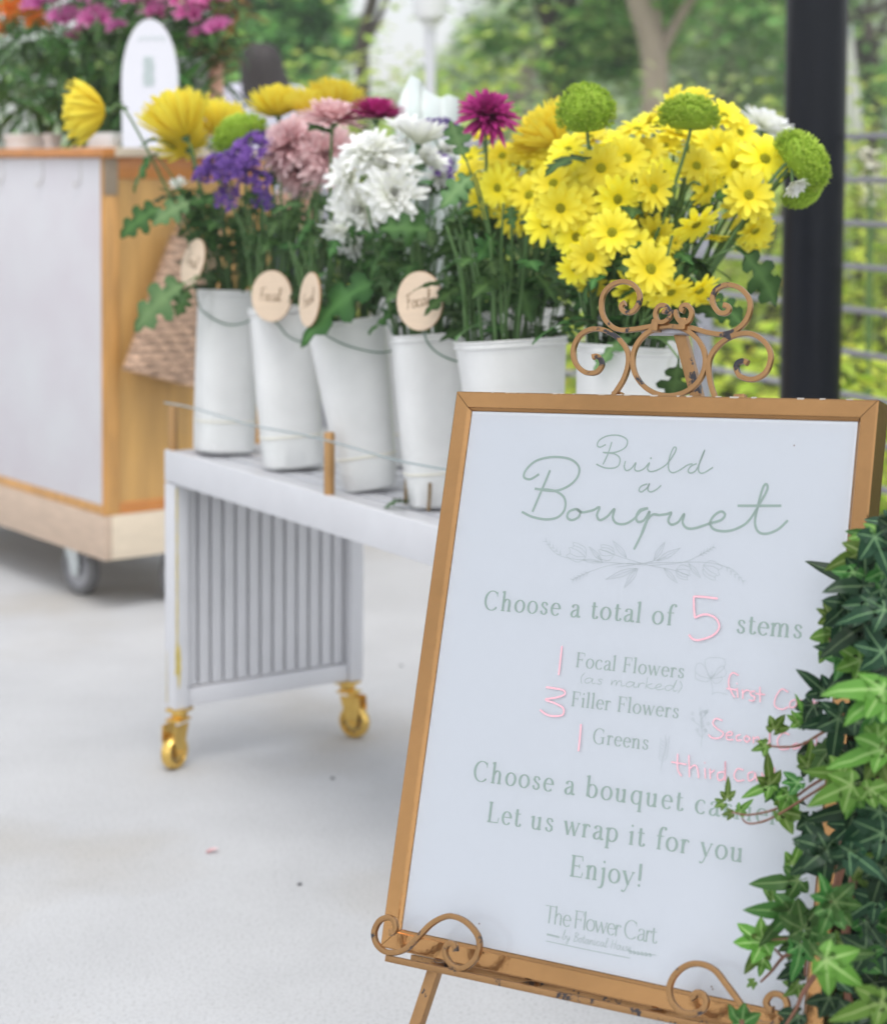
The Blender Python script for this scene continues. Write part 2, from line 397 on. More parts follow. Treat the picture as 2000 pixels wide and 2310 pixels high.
# ------------------------------------------------------------------ wooden cart
CC = V(-.938, 5.3951, 0); CL = V(-.6126, .7903, 0); CR = V(.7903, .6126, 0)
H0, H1, H2 = .1483, .273, 1.2978
CLEN, CDEP = 1.5, .56
def cp(l, r, z): return CC + CL*l + CR*r + Z*z
CM = Matrix((CL, CR, Z)).transposed()
cart = thing('wooden_cart', 'tall honey-coloured wooden counter cart with white front panel, rolling on grey castors', 'cart', cp(CLEN/2, CDEP/2, 0))
def cbox(mb, l0, l1, r0, r1, z0, z1, bev=.002): mb.box(cp((l0+l1)/2, (r0+r1)/2, (z0+z1)/2), (l1-l0, r1-r0, z1-z0), CM, bev)
mb = MB(); cbox(mb, -.0, CLEN, .0, .022, H0, H1); mb.build('base_front', PLYD, cart)
mb = MB(); cbox(mb, -.0, .022, .0225, CDEP, H0, H1); mb.build('base_side', PLYL, cart)
mb = MB(); cbox(mb, .0225, CLEN, .0225, CDEP, H0+.02, H1-.003); mb.build('base_deck', PLYD, cart)
mb = MB(); cbox(mb, .012, CLEN-.01, .016, CDEP-.01, H1, H2-.03, .0)
mb.build('body', PINEL, cart)
mb = MB()
cbox(mb, .004, .016, .006, .05, H1+.001, H2-.027); cbox(mb, .004, .016, CDEP-.05, CDEP-.004, H1+.001, H2-.027); mb.build('corner_post', PINE, cart)
mb = MB(); cbox(mb, .006, .0155, .0505, CDEP-.0505, H1+.001, H1+.032, .001); mb.build('side_rail', PINEH, cart)
mb = MB(); cbox(mb, .006, .0155, .0505, CDEP-.0505, H2-.085, H2-.027, .001); mb.build('side_rail', PINEH, cart)
mb = MB(); cbox(mb, .018, CLEN, .006, .0155, H1+.001, H1+.026, .001); mb.build('front_rail', PINE, cart)
mb = MB(); cbox(mb, .019, CLEN-.02, .009, .0155, H1+.0265, H2-.028, .001); mb.build('front_panel', LAMIN, cart)
mb = MB(); cbox(mb, .013, .018, .002, .0085, H1+.001, H2-.027, .0); mb.build('corner_trim', PINE, cart)
mb = MB(); cbox(mb, -.014, CLEN+.01, -.008, CDEP+.01, H2-.026, H2, .003); mb.build('top_edge', PINEH, cart)
mb = MB(); cbox(mb, -.016, .25, .03, CDEP+.012, H2-.024, H2+.003, .003); mb.build('counter_board', PLYL, cart)
BRKT = mat('dull_metal_plate', (.33, .26, .19), .5, .3, var=.15, vscale=40)
mb = MB(); cbox(mb, .001, .0038, .004, .046, H2-.13, H2-.03, .0008)
mb.lathe([(.0, .0), (.005, 0), (.004, .002), (0, .0025)], cp(.001, .012, H2-.10), -CL, 10); mb.lathe([(.0, .0), (.005, 0), (.004, .002), (0, .0025)], cp(.001, .036, H2-.06), -CL, 10)
mb.build('corner_plate', BRKT, cart)
def cart_wheel(l, r, heading, rad=.076, wid=.036):
    c = cp(l, r, 0); d = V(math.sin(heading), math.cos(heading), 0); s_ = V(d.y, -d.x, 0); wc = c+d*.03+Z*rad
    mb = MB(); mb.box(c+Z*(H0+.014), (.085, .075, .006), Matrix((d, s_, Z)).transposed(), .001)
    mb.lathe([(.02, 0), (.026, .004), (.026, .012), (.0, .013)], c+Z*(H0+.0), n=16)
    mb.box(c+Z*(H0+.009)+d*.008, (.075, wid+.022, .005), Matrix((d, s_, Z)).transposed(), .001)
    for sg in (-1, 1):
        o = wc + s_*sg*(wid/2+.007)
        mb.prism([(-.055, .080), (.012, .080), (.022, .02), (.016, -.016), (-.008, -.018), (-.02, .01)], o-s_*.002, d, Z, s_*.004)
    mb.tube([wc-s_*(wid/2+.012), wc+s_*(wid/2+.012)], .008, 8)
    fk = mb.build('castor', ZINC, cart); h = wid/2
    mb = MB(); mb.lathe([(rad*.70, -h+.002), (rad*.74, -h), (rad*.9, -h), (rad, -h+.008), (rad, h-.008), (rad*.9, h), (rad*.74, h), (rad*.70, h-.002)], wc, s_, 32); mb.build('tyre', RUBBER, fk)
    mb = MB(); mb.lathe([(0, -h+.001), (.018, -h+.001), (.02, -h+.008), (rad*.69, -h+.008), (rad*.70, -h+.003), (rad*.70, h-.003), (rad*.69, h-.008), (.02, h-.008), (.018, h-.001), (0, h-.001)], wc, s_, 32); mb.build('rim', HUBG, fk)
cart_wheel(.30, .06, R(132)); cart_wheel(.085, .285, R(-165)); cart_wheel(CLEN-.1, .06, R(20)); cart_wheel(CLEN-.1, CDEP-.06, R(40))
# hooks hung on the panel top: three thin loops
HOOK = mat('clear_hook', (.55, .53, .50), .3)
for px in (8, 97, 182):
    P = ony(px, 358, 1); d = ray(px, 358); n_ = CR
    t_ = (cp(0, .008, 0)-CAM).dot(n_)/d.dot(n_); q = CAM + d*t_
    mb = MB(); mb.tube(smooth_pts([q, q-Z*.05, q-Z*.075+CL*.008-CR*.008, q-Z*.078+CL*.016-CR*.012, q-Z*.06+CL*.02-CR*.012]), .0022, 6, t0=0, t1=0); mb.build('hook', HOOK, cart)

# things on the cart: containers, box, arched notice
def on_cart(px, r):
    """point of the counter seen at photo column px, r metres behind the front edge"""
    d = ray(px, 338); a_ = V(d.x, d.y, 0); o = cp(0, r, 0)
    # solve o + CL*l = k*a_
    det = CL.x*(-a_.y) - (-a_.x)*CL.y
    l = ((-o.x)*(-a_.y) - (-a_.x)*(-o.y))/det
    return cp(l, r, H2)
def tub(name, label, cat, c, rad, h, taper=.85, sq=None, m=WHITEP):
    o = thing(name, label, cat, c); mb = MB()
    mb.lathe([(0, .002), (rad*taper, .002), (rad*taper, 0), (rad*.97, h-.012), (rad*1.03, h-.010), (rad*1.03, h), (rad*.95, h), (rad*taper*.93, .02), (0, .02)], c, n=32, sq=sq, xd=CL)
    mb.build('body', m, o); return o
c1 = on_cart(62, .16); tub('flower_tub', 'low white tub of orange and pink alstroemeria at the far left of the wooden cart', 'tub', c1, pxm(45, c1.y), .047, .92, 4)
c2 = on_cart(120, .19); tub('flower_tub', 'narrow low white pot standing right of the white tub on the wooden cart', 'pot', c2, pxm(18, c2.y), .048, .9, 4)
c3 = on_cart(255, .22)
ob = thing('plinth_box', 'plain white low box under the arched notice on the wooden cart', 'box', c3)
mb = MB(); mb.box(c3+Z*.024, (.15, .09, .048), CM, .004); mb.build('body', WHITEP, ob)
# arched notice
c4 = on_cart(338, .055); X = V(math.cos(R(8)), -math.sin(R(8)), 0); Yn = V(math.sin(R(8)), math.cos(R(8)), 0)
hh = pxm(288, c4.y); ww = pxm(130, c4.y)/2
nt_ = thing('arched_notice', 'white round-topped notice board standing at the corner of the wooden cart', 'notice', c4)
pts = [(-ww*.98, 0), (ww*.98, 0), (ww, hh*.45)] + [(ww*math.cos(a_), hh*.50+hh*.5*math.sin(a_)) for a_ in [math.pi*i/24 for i in range(0, 25)]] + [(-ww, hh*.45)]
mb = MB(); mb.prism(pts, c4, X, Z, Yn*.014); mb.build('board', mat('notice_white', (.73, .72, .77), .35), nt_)
GRN = mat('sage_print', (.50, .58, .56), .6)
mb = MB()
random.seed(4)
for i in range(11):
    y0 = hh*(.70-.021*i); a_ = -ww*.02
    mb.box(c4+X*(a_+rnd(-.002, .002))+Z*y0-Yn*.0012, (ww*.42*rnd(.8, 1.), .0012, hh*.014), Matrix((X, Yn, Z)).transposed())
mb.build('printed_block', GRN, nt_); mb = MB()
for i in range(7): mb.box(c4+X*(ww*(-.32+.14*i))+Z*hh*(.845+.012*(i % 2))-Yn*.0012, (ww*.09, .0012, hh*.016), Matrix((X, Yn, Z)).transposed())
mb.build('printed_heading', GRN, nt_)
# grey box and peach cone behind the notice: guessed stand-ins for unidentified shapes
c5 = on_cart(445, .34)
pb = thing('grey_box', 'pale grey box-like shape half hidden behind the arched notice', 'carton', c5)
mb = MB(); k = pxm(1, c5.y); wv = 34*k; hv = 200*k
for (x0, x1, y0, y1) in ((-wv, wv, -.03, .03),):
    q = [c5+X*x0*.9-Yn*.03, c5+X*x1*.9-Yn*.03, c5+X*x1*.9+Yn*.03, c5+X*x0*.9+Yn*.03]; u_ = [v+Z*hv+(v-c5)*.12+Z*rnd(-.006, .006) for v in q]
    A = [mb.add(v) for v in q]; B = [mb.add(v) for v in u_]; mb.face(*A[::-1])
    for i in range(4): mb.face(A[i], A[(i+1) % 4], B[(i+1) % 4], B[i])
mb.build('body', mat('grey_white_matte', (.60, .62, .60), .7, bump=.3, bscale=9), pb)
c6 = on_cart(488, .36)
pc = thing('peach_cone', 'peach cone-like shape standing to the right of the grey box', 'paper wrap', c6)
mb = MB(); k = pxm(1, c6.y)
mb.lathe([(.006, .0), (10*k, .05), (17*k, 130*k), (15*k, 190*k), (8*k, 208*k), (3*k, 190*k), (0, 120*k)], c6, n=14)
mb.build('paper', mat('peach_matte', (.78, .43, .30), .6), pc)

# wicker basket hanging on the cart's right end
def weave():
    m = mat('woven_seagrass', (.60, .39, .265), .75, var=.35, vscale=26, stretch=(1, 1, 3))
    t = m.node_tree; p = t.nodes['Principled BSDF']; tc = t.nodes.new('ShaderNodeTexCoord')
    w1 = t.nodes.new('ShaderNodeTexWave'); w1.bands_direction = 'Z'; w1.inputs['Scale'].default_value = 15; w1.inputs['Distortion'].default_value = 4; w1.inputs['Detail Scale'].default_value = 3
    w2 = t.nodes.new('ShaderNodeTexWave'); w2.bands_direction = 'DIAGONAL'; w2.inputs['Scale'].default_value = 9; w2.inputs['Distortion'].default_value = 2
    ml = t.nodes.new('ShaderNodeMath'); ml.operation = 'MULTIPLY'
    for w_ in (w1, w2): t.links.new(tc.outputs['Object'], w_.inputs[0])
    t.links.new(w1.outputs['Fac'], ml.inputs[0]); t.links.new(w2.outputs['Fac'], ml.inputs[1])
    b = t.nodes.new('ShaderNodeBump'); b.inputs['Strength'].default_value = .9; b.inputs['Distance'].default_value = .012
    t.links.new(ml.outputs[0], b.inputs['Height']); t.links.new(b.outputs[0], p.inputs['Normal'])
    s0 = p.inputs['Base Color'].links[0].from_socket
    x = t.nodes.new('ShaderNodeMix'); x.data_type = 'RGBA'; x.blend_type = 'MULTIPLY'; x.inputs[0].default_value = .5
    t.links.new(s0, x.inputs[6]); t.links.new(w1.outputs['Color'], x.inputs[7]); t.links.new(x.outputs[2], p.inputs['Base Color'])
    return m
WEAVE = weave()
bo = CAM + ray(440, 535)*((cp(-.05, 0, 0)-CAM).dot(CL)/ray(440, 535).dot(CL))
bs = thing('wicker_basket', 'woven seagrass shopper basket hanging tilted on the end of the wooden cart', 'basket', bo)
tl = R(-21); bx = CR*math.cos(tl)-Z*math.sin(tl)*-1*-1; bx = (CR*math.cos(R(16))-Z*math.sin(R(16))); bz = (Z*math.cos(R(16))+CR*math.sin(R(16)))
bx2 = bx
mb = MB(); rings = []
for i in range(9):
    f = i/8; hw = .075+.045*f; dp = .045+.012*f; c = bo - bz*(.01+.40*f) - CL*.012
    ring = []
    for k in range(28):
        a_ = 2*math.pi*k/28; g_ = 1/((abs(math.cos(a_))**4+abs(math.sin(a_))**4)**.25)
        ring.append(mb.add(c + bx*math.cos(a_)*hw*g_ - CL*math.sin(a_)*dp*g_*.8))
    rings.append(ring)
for A, B in zip(rings, rings[1:]):
    for k in range(28): mb.face(A[k], A[(k+1) % 28], B[(k+1) % 28], B[k])
mb.face(*rings[-1])
mb.build('woven_body', WEAVE, bs)
for sg in (-1, 1):
    mb = MB(); mb.tube(smooth_pts([bo+bx*.05-CL*(.012+.03*sg), bo+bx*.04+bz*.09-CL*(.01+.015*sg), bo+bz*.12-CL*.006, bo-bx*.04+bz*.09-CL*(.01+.015*sg), bo-bx*.05-CL*(.012+.03*sg)]), .006, 8, t0=0, t1=0); mb.build('handle', WEAVE, bs)

# ------------------------------------------------------------------ buckets on the bench
BUCKETS = []
def bucket(name_label, bot, rim, wr, wb, back=False, sq=3.2, turn=0., loc=None):
    if loc: c0 = loc[0]; c1 = loc[1]
    else:
        c0 = onz(bot[0], bot[1], T1+.0005); c1 = ony(rim[0], rim[1], c0.y+.02)
    ax = (c1-c0); h = ax.length; ax.normalize()
    r1 = pxm(wr, c1.y)/2*.97; r0 = pxm(wb, c0.y)/2*.97
    o = thing('flower_bucket', name_label, 'bucket', c0)
    xd = V(math.cos(turn), math.sin(turn), 0)
    def rr(f): return r0+(r1-r0)*f
    mb = MB(); th = .0035
    prof = [(0, .004), (rr(0)-.012, .004), (rr(0)-.006, 0), (rr(0)-.001, .006), (rr(.16), h*.16), (rr(.5), h*.5), (rr(.955)-.001, h*.955), (rr(.96)+.002, h*.962), (rr(.97)+.0022, h*.97), (rr(.975), h*.977), (rr(1)+.0005, h*.99), (rr(1)+.002, h*.995), (rr(1)+.001, h), (rr(1)-th, h), (rr(.9)-th, h*.93), (rr(.3)-th, h*.3), (rr(.05)-th, .02), (0, .02)]
    mb.lathe(prof, c0, ax, 48, sq, xd=xd); mb.build('body', WHITEP, o)
    mb = MB(); mb.lathe([(rr(.185)-.0005, h*.185), (rr(.19)+.0016, h*.189), (rr(.20)+.0016, h*.197), (rr(.205)-.0005, h*.203)], c0, ax, 48, sq, xd=xd); mb.build('foot_line', BAND, o)
    b = dict(c0=c0, c1=c1, ax=ax, h=h, r=r1, o=o); BUCKETS.append(b); return b
b1 = bucket('leftmost white bucket of yellow mums on the bench', (505, 1018), (516, 654), 137, 138, turn=R(20))
b2 = bucket('second white bucket from the left, behind the round tag facing us', (661, 1052), (634, 690), 150, 142, turn=R(10))
b3 = bucket('third white bucket from the left, just right of the front gold guard post', (834, 1100), (780, 722), 188, 130, turn=R(5))
b4 = bucket('fourth white bucket, below the last round tag and left of the frame', (992, 1138), (968, 752), 182, 152, turn=R(8))
b5 = bucket('widest white bucket, rim just above the frame at its upper left corner', (1176, 1196), (1150, 764), 250, 168, turn=R(12))
b6 = bucket('rightmost white bucket, seen through the gold easel scrolls', (1374, 1262), (1407, 778), 208, 150, turn=R(15))
def back_bucket(label, l, r, lean=0.):
    c0 = bp(l, r, T1+.0005); return bucket(label, None, None, .17*FPX/c0.y, .125*FPX/c0.y, loc=(c0, c0+Z*.335+BL*lean), turn=R(5))
b7 = back_bucket('back row white bucket behind the third one, rim barely showing', .42, .335)
b8 = back_bucket('back row white bucket between the widest one and the gold scrolls', 1.12, .335)
b9 = back_bucket('back row white bucket hidden behind the white chrysanthemums', .78, .335)
# ------------------------------------------------------------------ framed sign
TL = V(.03187, 2.09143, .98838); SU = V(.8211, -.5683, .0532).normalized(); SV = V(.1303, .2774, .9519); SV = (SV-SU*SV.dot(SU)).normalized(); SN = SU.cross(SV)   # SN towards the viewer
SW, SH = .44, .5369
def sp(u, v, n=0.): return TL + SU*u + SV*v + SN*n          # u right, v up (negative down) from the print's top left corner
def onsign(px, py, n=0.):
    d = ray(px, py); t = (sp(0, 0, n)-CAM).dot(SN)/d.dot(SN); q = CAM+d*t-TL
    return q.dot(SU), q.dot(SV)
def D(x, y): return x*2000/1792, y*2000/1792                # points read off the 1792-wide view
def za(x, y): return D(896+x/2, 806.4+y/2)
def zt(x, y): return D(896+x/2, 1254.4+y/2)
def zb(x, y): return D(896+x/2, 1568+y/2)
SM = Matrix((SU, SV, SN)).transposed()
sign = thing('framed_sign', 'gold framed white flower-bouquet instruction sign leaning on the gold easel', 'sign', sp(SW/2, -SH-.02))
PRINT = mat('print_paper', (.80, .82, .87), .55, var=.012, vscale=300, bump=.03, bscale=700)
mb = MB(); x = [mb.add(sp(*q)) for q in ((-.004, -SH-.004), (SW+.004, -SH-.004), (SW+.004, .004), (-.004, .004))]; mb.face(*x)
poster = mb.build('printed_sheet', PRINT, sign, smooth=False)
mb = MB(); mb.box(sp(SW/2, -SH/2, -.010), (SW+.02, SH+.02, .006), SM); mb.build('backing_board', mat('brown_board', (.22, .15, .09), .8), sign)
# mitred frame: face 20 mm wide standing 9 mm proud of the print, 22 mm deep
FW, FP, FB = .0205, .0058, -.020
u0, u1, v0, v1 = 0, SW, 0, -SH
def rail(a, b, ao, bo_):
    """a, b inner corners; ao, bo_ outer corners (2D) in order; profile inner lip -> face -> outer side"""
    mb = MB(); secs = []
    for (ix, iy), (ox, oy) in ((a, ao), (b, bo_)):
        lx, ly = ix+(ox-ix)*.14, iy+(oy-iy)*.14; ex, ey = ix+(ox-ix)*.93, iy+(oy-iy)*.93
        secs.append([mb.add(sp(*q)) for q in ((ix, iy, -.004), (ix, iy, .0012), (lx, ly, FP-.0022), (ix+(ox-ix)*.19, iy+(oy-iy)*.19, FP-.001), (ex, ey, FP), (ox, oy, FP-.0012), (ox, oy, FB), (ix, iy, FB))])
    A, B = secs; n = len(A)
    for i in range(n): mb.face(A[i], A[(i+1) % n], B[(i+1) % n], B[i])
    mb.face(*A[::-1]); mb.face(*B)
    o = mb.build('frame_rail', FRAMEG, sign, smooth=False); return o
e = .0004
ci = [(u0, v0), (u1, v0), (u1, v1), (u0, v1)]; co = [(u0-FW, v0+FW), (u1+FW, v0+FW), (u1+FW, v1-FW), (u0-FW, v1-FW)]
for i in range(4):
    j = (i+1) % 4; a, b = Vector(ci[i]), Vector(ci[j]); d = (b-a).normalized()*e
    ao, bo_ = Vector(co[i]), Vector(co[j])
    rail(tuple(a+d), tuple(b-d), tuple(ao+d), tuple(bo_-d))
# a dust line of chipped paint along the frame's top edge
random.seed(21)
CHIP = mat('bare_chip', (.42, .38, .34), .8)
mb = MB()
for i in range(26):
    u = rnd(.02, .2) if i < 16 else rnd(.2, .46); L = rnd(.002, .010); hgt = rnd(.0004, .0014)
    p = [(u, FW-hgt), (u+L*.4, FW-hgt*rnd(.8, 1.8)), (u+L, FW-hgt*.6), (u+L, FW+.0003), (u, FW+.0003)]
    x = [mb.add(sp(a, b, FP-.0008+.00003*i)) for a, b in p]; mb.face(*x)
mb.build('chipped_edge', CHIP, sign, smooth=False)
GLASS = clear_mat('frame_glass', (.995, 1., .998))
mb = MB(); x = [mb.add(sp(*q)) for q in ((0.0002, -SH+.0002, .0022), (SW-.0002, -SH+.0002, .0022), (SW-.0002, -.0002, .0022), (.0002, -.0002, .0022))]; mb.face(*x)
glass = mb.build('glass_pane', GLASS, sign, smooth=False)

# ---- lettering: ribbons lying on the sheet
LVL = [0]
def ribbon(mb, P, wf, lift):
    """P list of 2D points in the sheet plane; wf(direction angle, s) -> full width"""
    LVL[0] += 1; z = lift + (LVL[0] % 40)*.000004
    N = len(P); L, Rr = [], []
    for i in range(N):
        a = P[max(i-1, 0)]; b = P[min(i+1, N-1)]; d = (Vector(b)-Vector(a)); 
        if d.length < 1e-9: d = Vector((1, 0))
        d.normalize(); n = Vector((-d.y, d.x)); w = wf(math.atan2(d.y, d.x), i/max(1, N-1))/2
        q = Vector(P[i])
        if i == 0: q = q - d*w*.35
        if i == N-1: q = q + d*w*.35
        L.append(mb.add(sp(*(q+n*w), z))); Rr.append(mb.add(sp(*(q-n*w), z)))
    for i in range(N-1): mb.face(Rr[i], Rr[i+1], L[i+1], L[i])
def dot(mb, c, r, lift):
    LVL[0] += 1; z = lift + (LVL[0] % 40)*.000004
    x = [mb.add(sp(c[0]+r*math.cos(2*math.pi*k/12), c[1]+r*math.sin(2*math.pi*k/12), z)) for k in range(12)]; mb.face(*x)
def sm2(P, k=7): return [(q.x, q.y) for q in smooth_pts([V(a, b, 0) for a, b in P], k)]
def arc(cx, cy, rx, ry, a0, a1, n=16): return [(cx+rx*math.cos(R(a0+(a1-a0)*i/n)), cy+ry*math.sin(R(a0+(a1-a0)*i/n))) for i in range(n+1)]
N_, L_, H_, T_, O_ = 'N', 'L', 'H', 'T', 'O'
def vs(x, y0, y1): return (L_, [(x, y0), (x, (y0+y1)/2), (x, y1)])
def ft(x, y=.006, w=.075): return (H_, [(x-w, y), (x+w, y)])
def hd(x, y): return (T_, [(x-.085, y-.035), (x, y-.005)])
def harch(x): return (N_, [(x, .25), (x+.05, .34), (x+.13, .405), (x+.21, .37), (x+.24, .28), (x+.24, .12), (x+.24, 0)])
G = {
'a': (.40, [(N_, [(.09, .32), (.12, .38), (.20, .405), (.28, .37), (.30, .28), (.30, .10), (.32, .02), (.36, .0), (.40, .03)]), (N_, [(.30, .25), (.19, .215), (.09, .15), (.075, .06), (.13, .0), (.21, .01), (.30, .09)])]),
'b': (.47, [vs(.09, .66, .03), (N_, arc(.24, .20, .165, .205, 155, -165)), hd(.09, .66)]),
'C': (.62, [(N_, arc(.32, .315, .27, .33, 48, 318, 22)), (H_, [(.515, .62), (.515, .47)])]),
'c': (.37, [(N_, arc(.21, .20, .165, .205, 48, 318)), (O_, [(.315, .335), .03])]),
'E': (.51, [vs(.11, 0, .63), (H_, [(.03, .624), (.43, .624)]), (H_, [(.11, .33), (.34, .33)]), (H_, [(.03, .006), (.44, .006)]), (H_, [(.43, .624), (.44, .50)]), (H_, [(.44, .006), (.465, .15)]), (H_, [(.34, .39), (.34, .27)])]),
'e': (.39, [(H_, [(.06, .225), (.345, .225)]), (N_, arc(.21, .20, .155, .205, 7, 318, 20))]),
'F': (.47, [vs(.11, 0, .63), (H_, [(.03, .624), (.42, .624)]), (H_, [(.11, .33), (.33, .33)]), ft(.11, w=.085), (H_, [(.42, .624), (.43, .49)]), (H_, [(.33, .39), (.33, .27)])]),
'f': (.28, [(N_, [(.33, .60), (.29, .66), (.21, .65), (.15, .56), (.13, .42), (.13, .2), (.13, 0)]), (H_, [(.03, .392), (.27, .392)]), ft(.13)]),
'G': (.66, [(N_, arc(.32, .315, .27, .33, 48, 300, 22)), (H_, [(.515, .62), (.515, .47)]), vs(.51, .28, .03), (H_, [(.40, .28), (.60, .28)])]),
'h': (.46, [vs(.09, .66, 0), harch(.09), ft(.09), ft(.33), hd(.09, .66)]),
'i': (.20, [vs(.09, .39, 0), (O_, [(.09, .57), .038]), ft(.09), hd(.09, .39)]),
'j': (.20, [(N_, [(.10, .39), (.10, .2), (.10, 0), (.08, -.14), (.02, -.21), (-.05, -.20)]), (O_, [(.10, .57), .038]), hd(.10, .39)]),
'L': (.48, [vs(.11, 0, .63), (H_, [(.03, .624), (.19, .624)]), (H_, [(.03, .006), (.43, .006)]), (H_, [(.43, .006), (.46, .17)])]),
'l': (.20, [vs(.09, .66, 0), ft(.09), hd(.09, .66)]),
'm': (.71, [vs(.09, .39, 0), harch(.09), harch(.33), ft(.09), ft(.33), ft(.57), hd(.09, .39)]),
'n': (.46, [vs(.09, .39, 0), harch(.09), ft(.09), ft(.33), hd(.09, .39)]),
'o': (.43, [(N_, arc(.215, .20, .17, .205, 90, 450, 24))]),
'p': (.47, [vs(.09, .39, -.22), (N_, arc(.24, .20, .165, .205, 160, -165)), ft(.09, -.214), hd(.09, .39)]),
'q': (.46, [(N_, arc(.22, .20, .165, .205, 25, 335)), vs(.36, .40, -.22), ft(.36, -.214)]),
'r': (.31, [vs(.09, .39, 0), (N_, [(.09, .24), (.13, .33), (.19, .395), (.25, .38)]), (O_, [(.265, .355), .034]), ft(.09), hd(.09, .39)]),
's': (.33, [(N_, [(.27, .32), (.24, .38), (.17, .405), (.10, .38), (.08, .31), (.12, .25), (.19, .205), (.26, .15), (.27, .07), (.22, .01), (.15, 0), (.09, .03), (.06, .10)])]),
't': (.29, [(N_, [(.12, .52), (.12, .35), (.12, .15), (.13, .05), (.18, 0), (.25, .02), (.28, .07)]), (H_, [(.03, .392), (.26, .392)])]),
'u': (.46, [(N_, [(.09, .39), (.09, .25), (.09, .12), (.12, .03), (.19, 0), (.27, .03), (.33, .11)]), vs(.33, .39, 0), hd(.09, .39), hd(.33, .39), (T_, [(.33, .01), (.40, .02)])]),
'w': (.60, [(L_, [(.05, .39), (.18, .0)]), (T_, [(.18, 0), (.31, .39)]), (L_, [(.29, .39), (.42, 0)]), (T_, [(.42, 0), (.55, .39)]), ft(.05, .386, .06), ft(.55, .386, .05)]),
'y': (.42, [(L_, [(.05, .39), (.21, .02)]), (T_, [(.37, .39), (.21, .02), (.14, -.14), (.08, -.21), (.02, -.20)]), (O_, [(.03, -.19), .032]), ft(.05, .386, .06), ft(.37, .386, .05)]),
'!': (.22, [(L_, [(.11, .66), (.11, .42), (.11, .19)]), (O_, [(.11, .035), .042])]),
'T': (.48, [vs(.24, 0, .63), (H_, [(.02, .624), (.46, .624)])]),
}
def text(mb, s, p0, p1, h, thick=.092, thin=.028, lift=.0003, serif=True):
    """s set on the line p0 -> p1 (photo pixels, baseline), capitals h metres high, tracked to fill the line"""
    a = Vector(onsign(*p0)); b = Vector(onsign(*p1)); k = h/.63
    nat = sum(G[c][0] if c != ' ' else .22 for c in s)*k
    n = len(s)-1; tr = ((b-a).length - nat + .06*k)/max(1, n); dr = (b-a).normalized(); up = Vector((-dr.y, dr.x)); x = -.04*k
    def wf(ang, s_):
        c = abs(math.sin(ang)); return k*(thin + (thick-thin)*c**1.6)
    for c in s:
        if c == ' ': x += .22*k+tr; continue
        for kind, P in G[c][1]:
            if kind == O_:
                q = a + dr*(x+P[0][0]*k) + up*P[0][1]*k; dot(mb, q, P[1]*k, lift); continue
            if not serif and kind == H_ and P[0][1] < .03 and c not in 'EL': continue
            if not serif and kind == T_ and c not in 'wy': continue
            Q = P if kind in (L_, H_) or len(P) > 9 else (sm2(P, 5) if len(P) > 2 else P)
            Q = [tuple(a + dr*(x+qx*k) + up*qy*k) for qx, qy in Q]
            if kind == N_: f = wf
            elif kind == L_: f = lambda g, s_: k*thick
            elif kind == T_: f = lambda g, s_: k*thin*1.25
            else: f = lambda g, s_: k*thin
            if kind == N_: f = lambda g, s_, base=math.atan2(dr.y, dr.x): wf(g-base, s_)
            ribbon(mb, Q, f, lift)
        x += G[c][0]*k+tr
def trace(mb, pts, conv, w, lift=.0003, k=7):
    P = [onsign(*conv(*q)) for q in pts]
    ribbon(mb, sm2(P, k) if len(P) > 2 else P, lambda a_, s_: w, lift)
SAGE = mat('sage_ink', (.42, .53, .475), .6); SAGEL = mat('light_sage_ink', (.47, .56, .52), .6); FAINT = mat('faint_line_ink', (.58, .63, .635), .6)
PINK = mat('pink_marker', (.78, .42, .48), .6)
mb = MB()
bq = .0022*1.15
for P in ([(385, 305), (350, 325), (325, 315), (335, 285), (375, 250), (440, 235), (510, 243), (547, 275), (540, 318), (500, 355), (445, 372), (370, 363)],
          [(430, 290), (405, 350), (360, 455)], [(395, 365), (450, 372), (488, 400), (490, 445), (462, 478), (415, 487), (360, 477), (318, 457)],
          [(535, 445), (508, 455), (500, 478), (518, 490), (545, 478), (552, 455), (537, 445), (560, 458), (603, 450), (630, 438), (620, 470), (632, 490), (662, 475), (690, 445), (684, 480), (700, 503), (735, 505), (772, 483), (795, 455), (825, 442)],
          [(825, 442), (793, 450), (778, 478), (786, 497), (810, 490), (833, 455), (808, 530), (770, 607)], [(800, 545), (820, 495), (845, 468), (872, 470)],
          [(872, 470), (905, 465), (920, 460), (908, 490), (920, 508), (948, 498), (972, 465), (966, 500), (985, 523), (1020, 522), (1070, 505), (1120, 490), (1137, 468), (1122, 455), (1095, 470), (1077, 500), (1092, 527), (1140, 535), (1190, 522), (1235, 490), (1285, 410), (1308, 365), (1304, 345), (1290, 360), (1268, 440), (1258, 500), (1272, 537), (1305, 545), (1350, 528), (1390, 492)],
          [(1190, 432), (1363, 432)]): trace(mb, P, za, bq)
bl = .0013*1.1
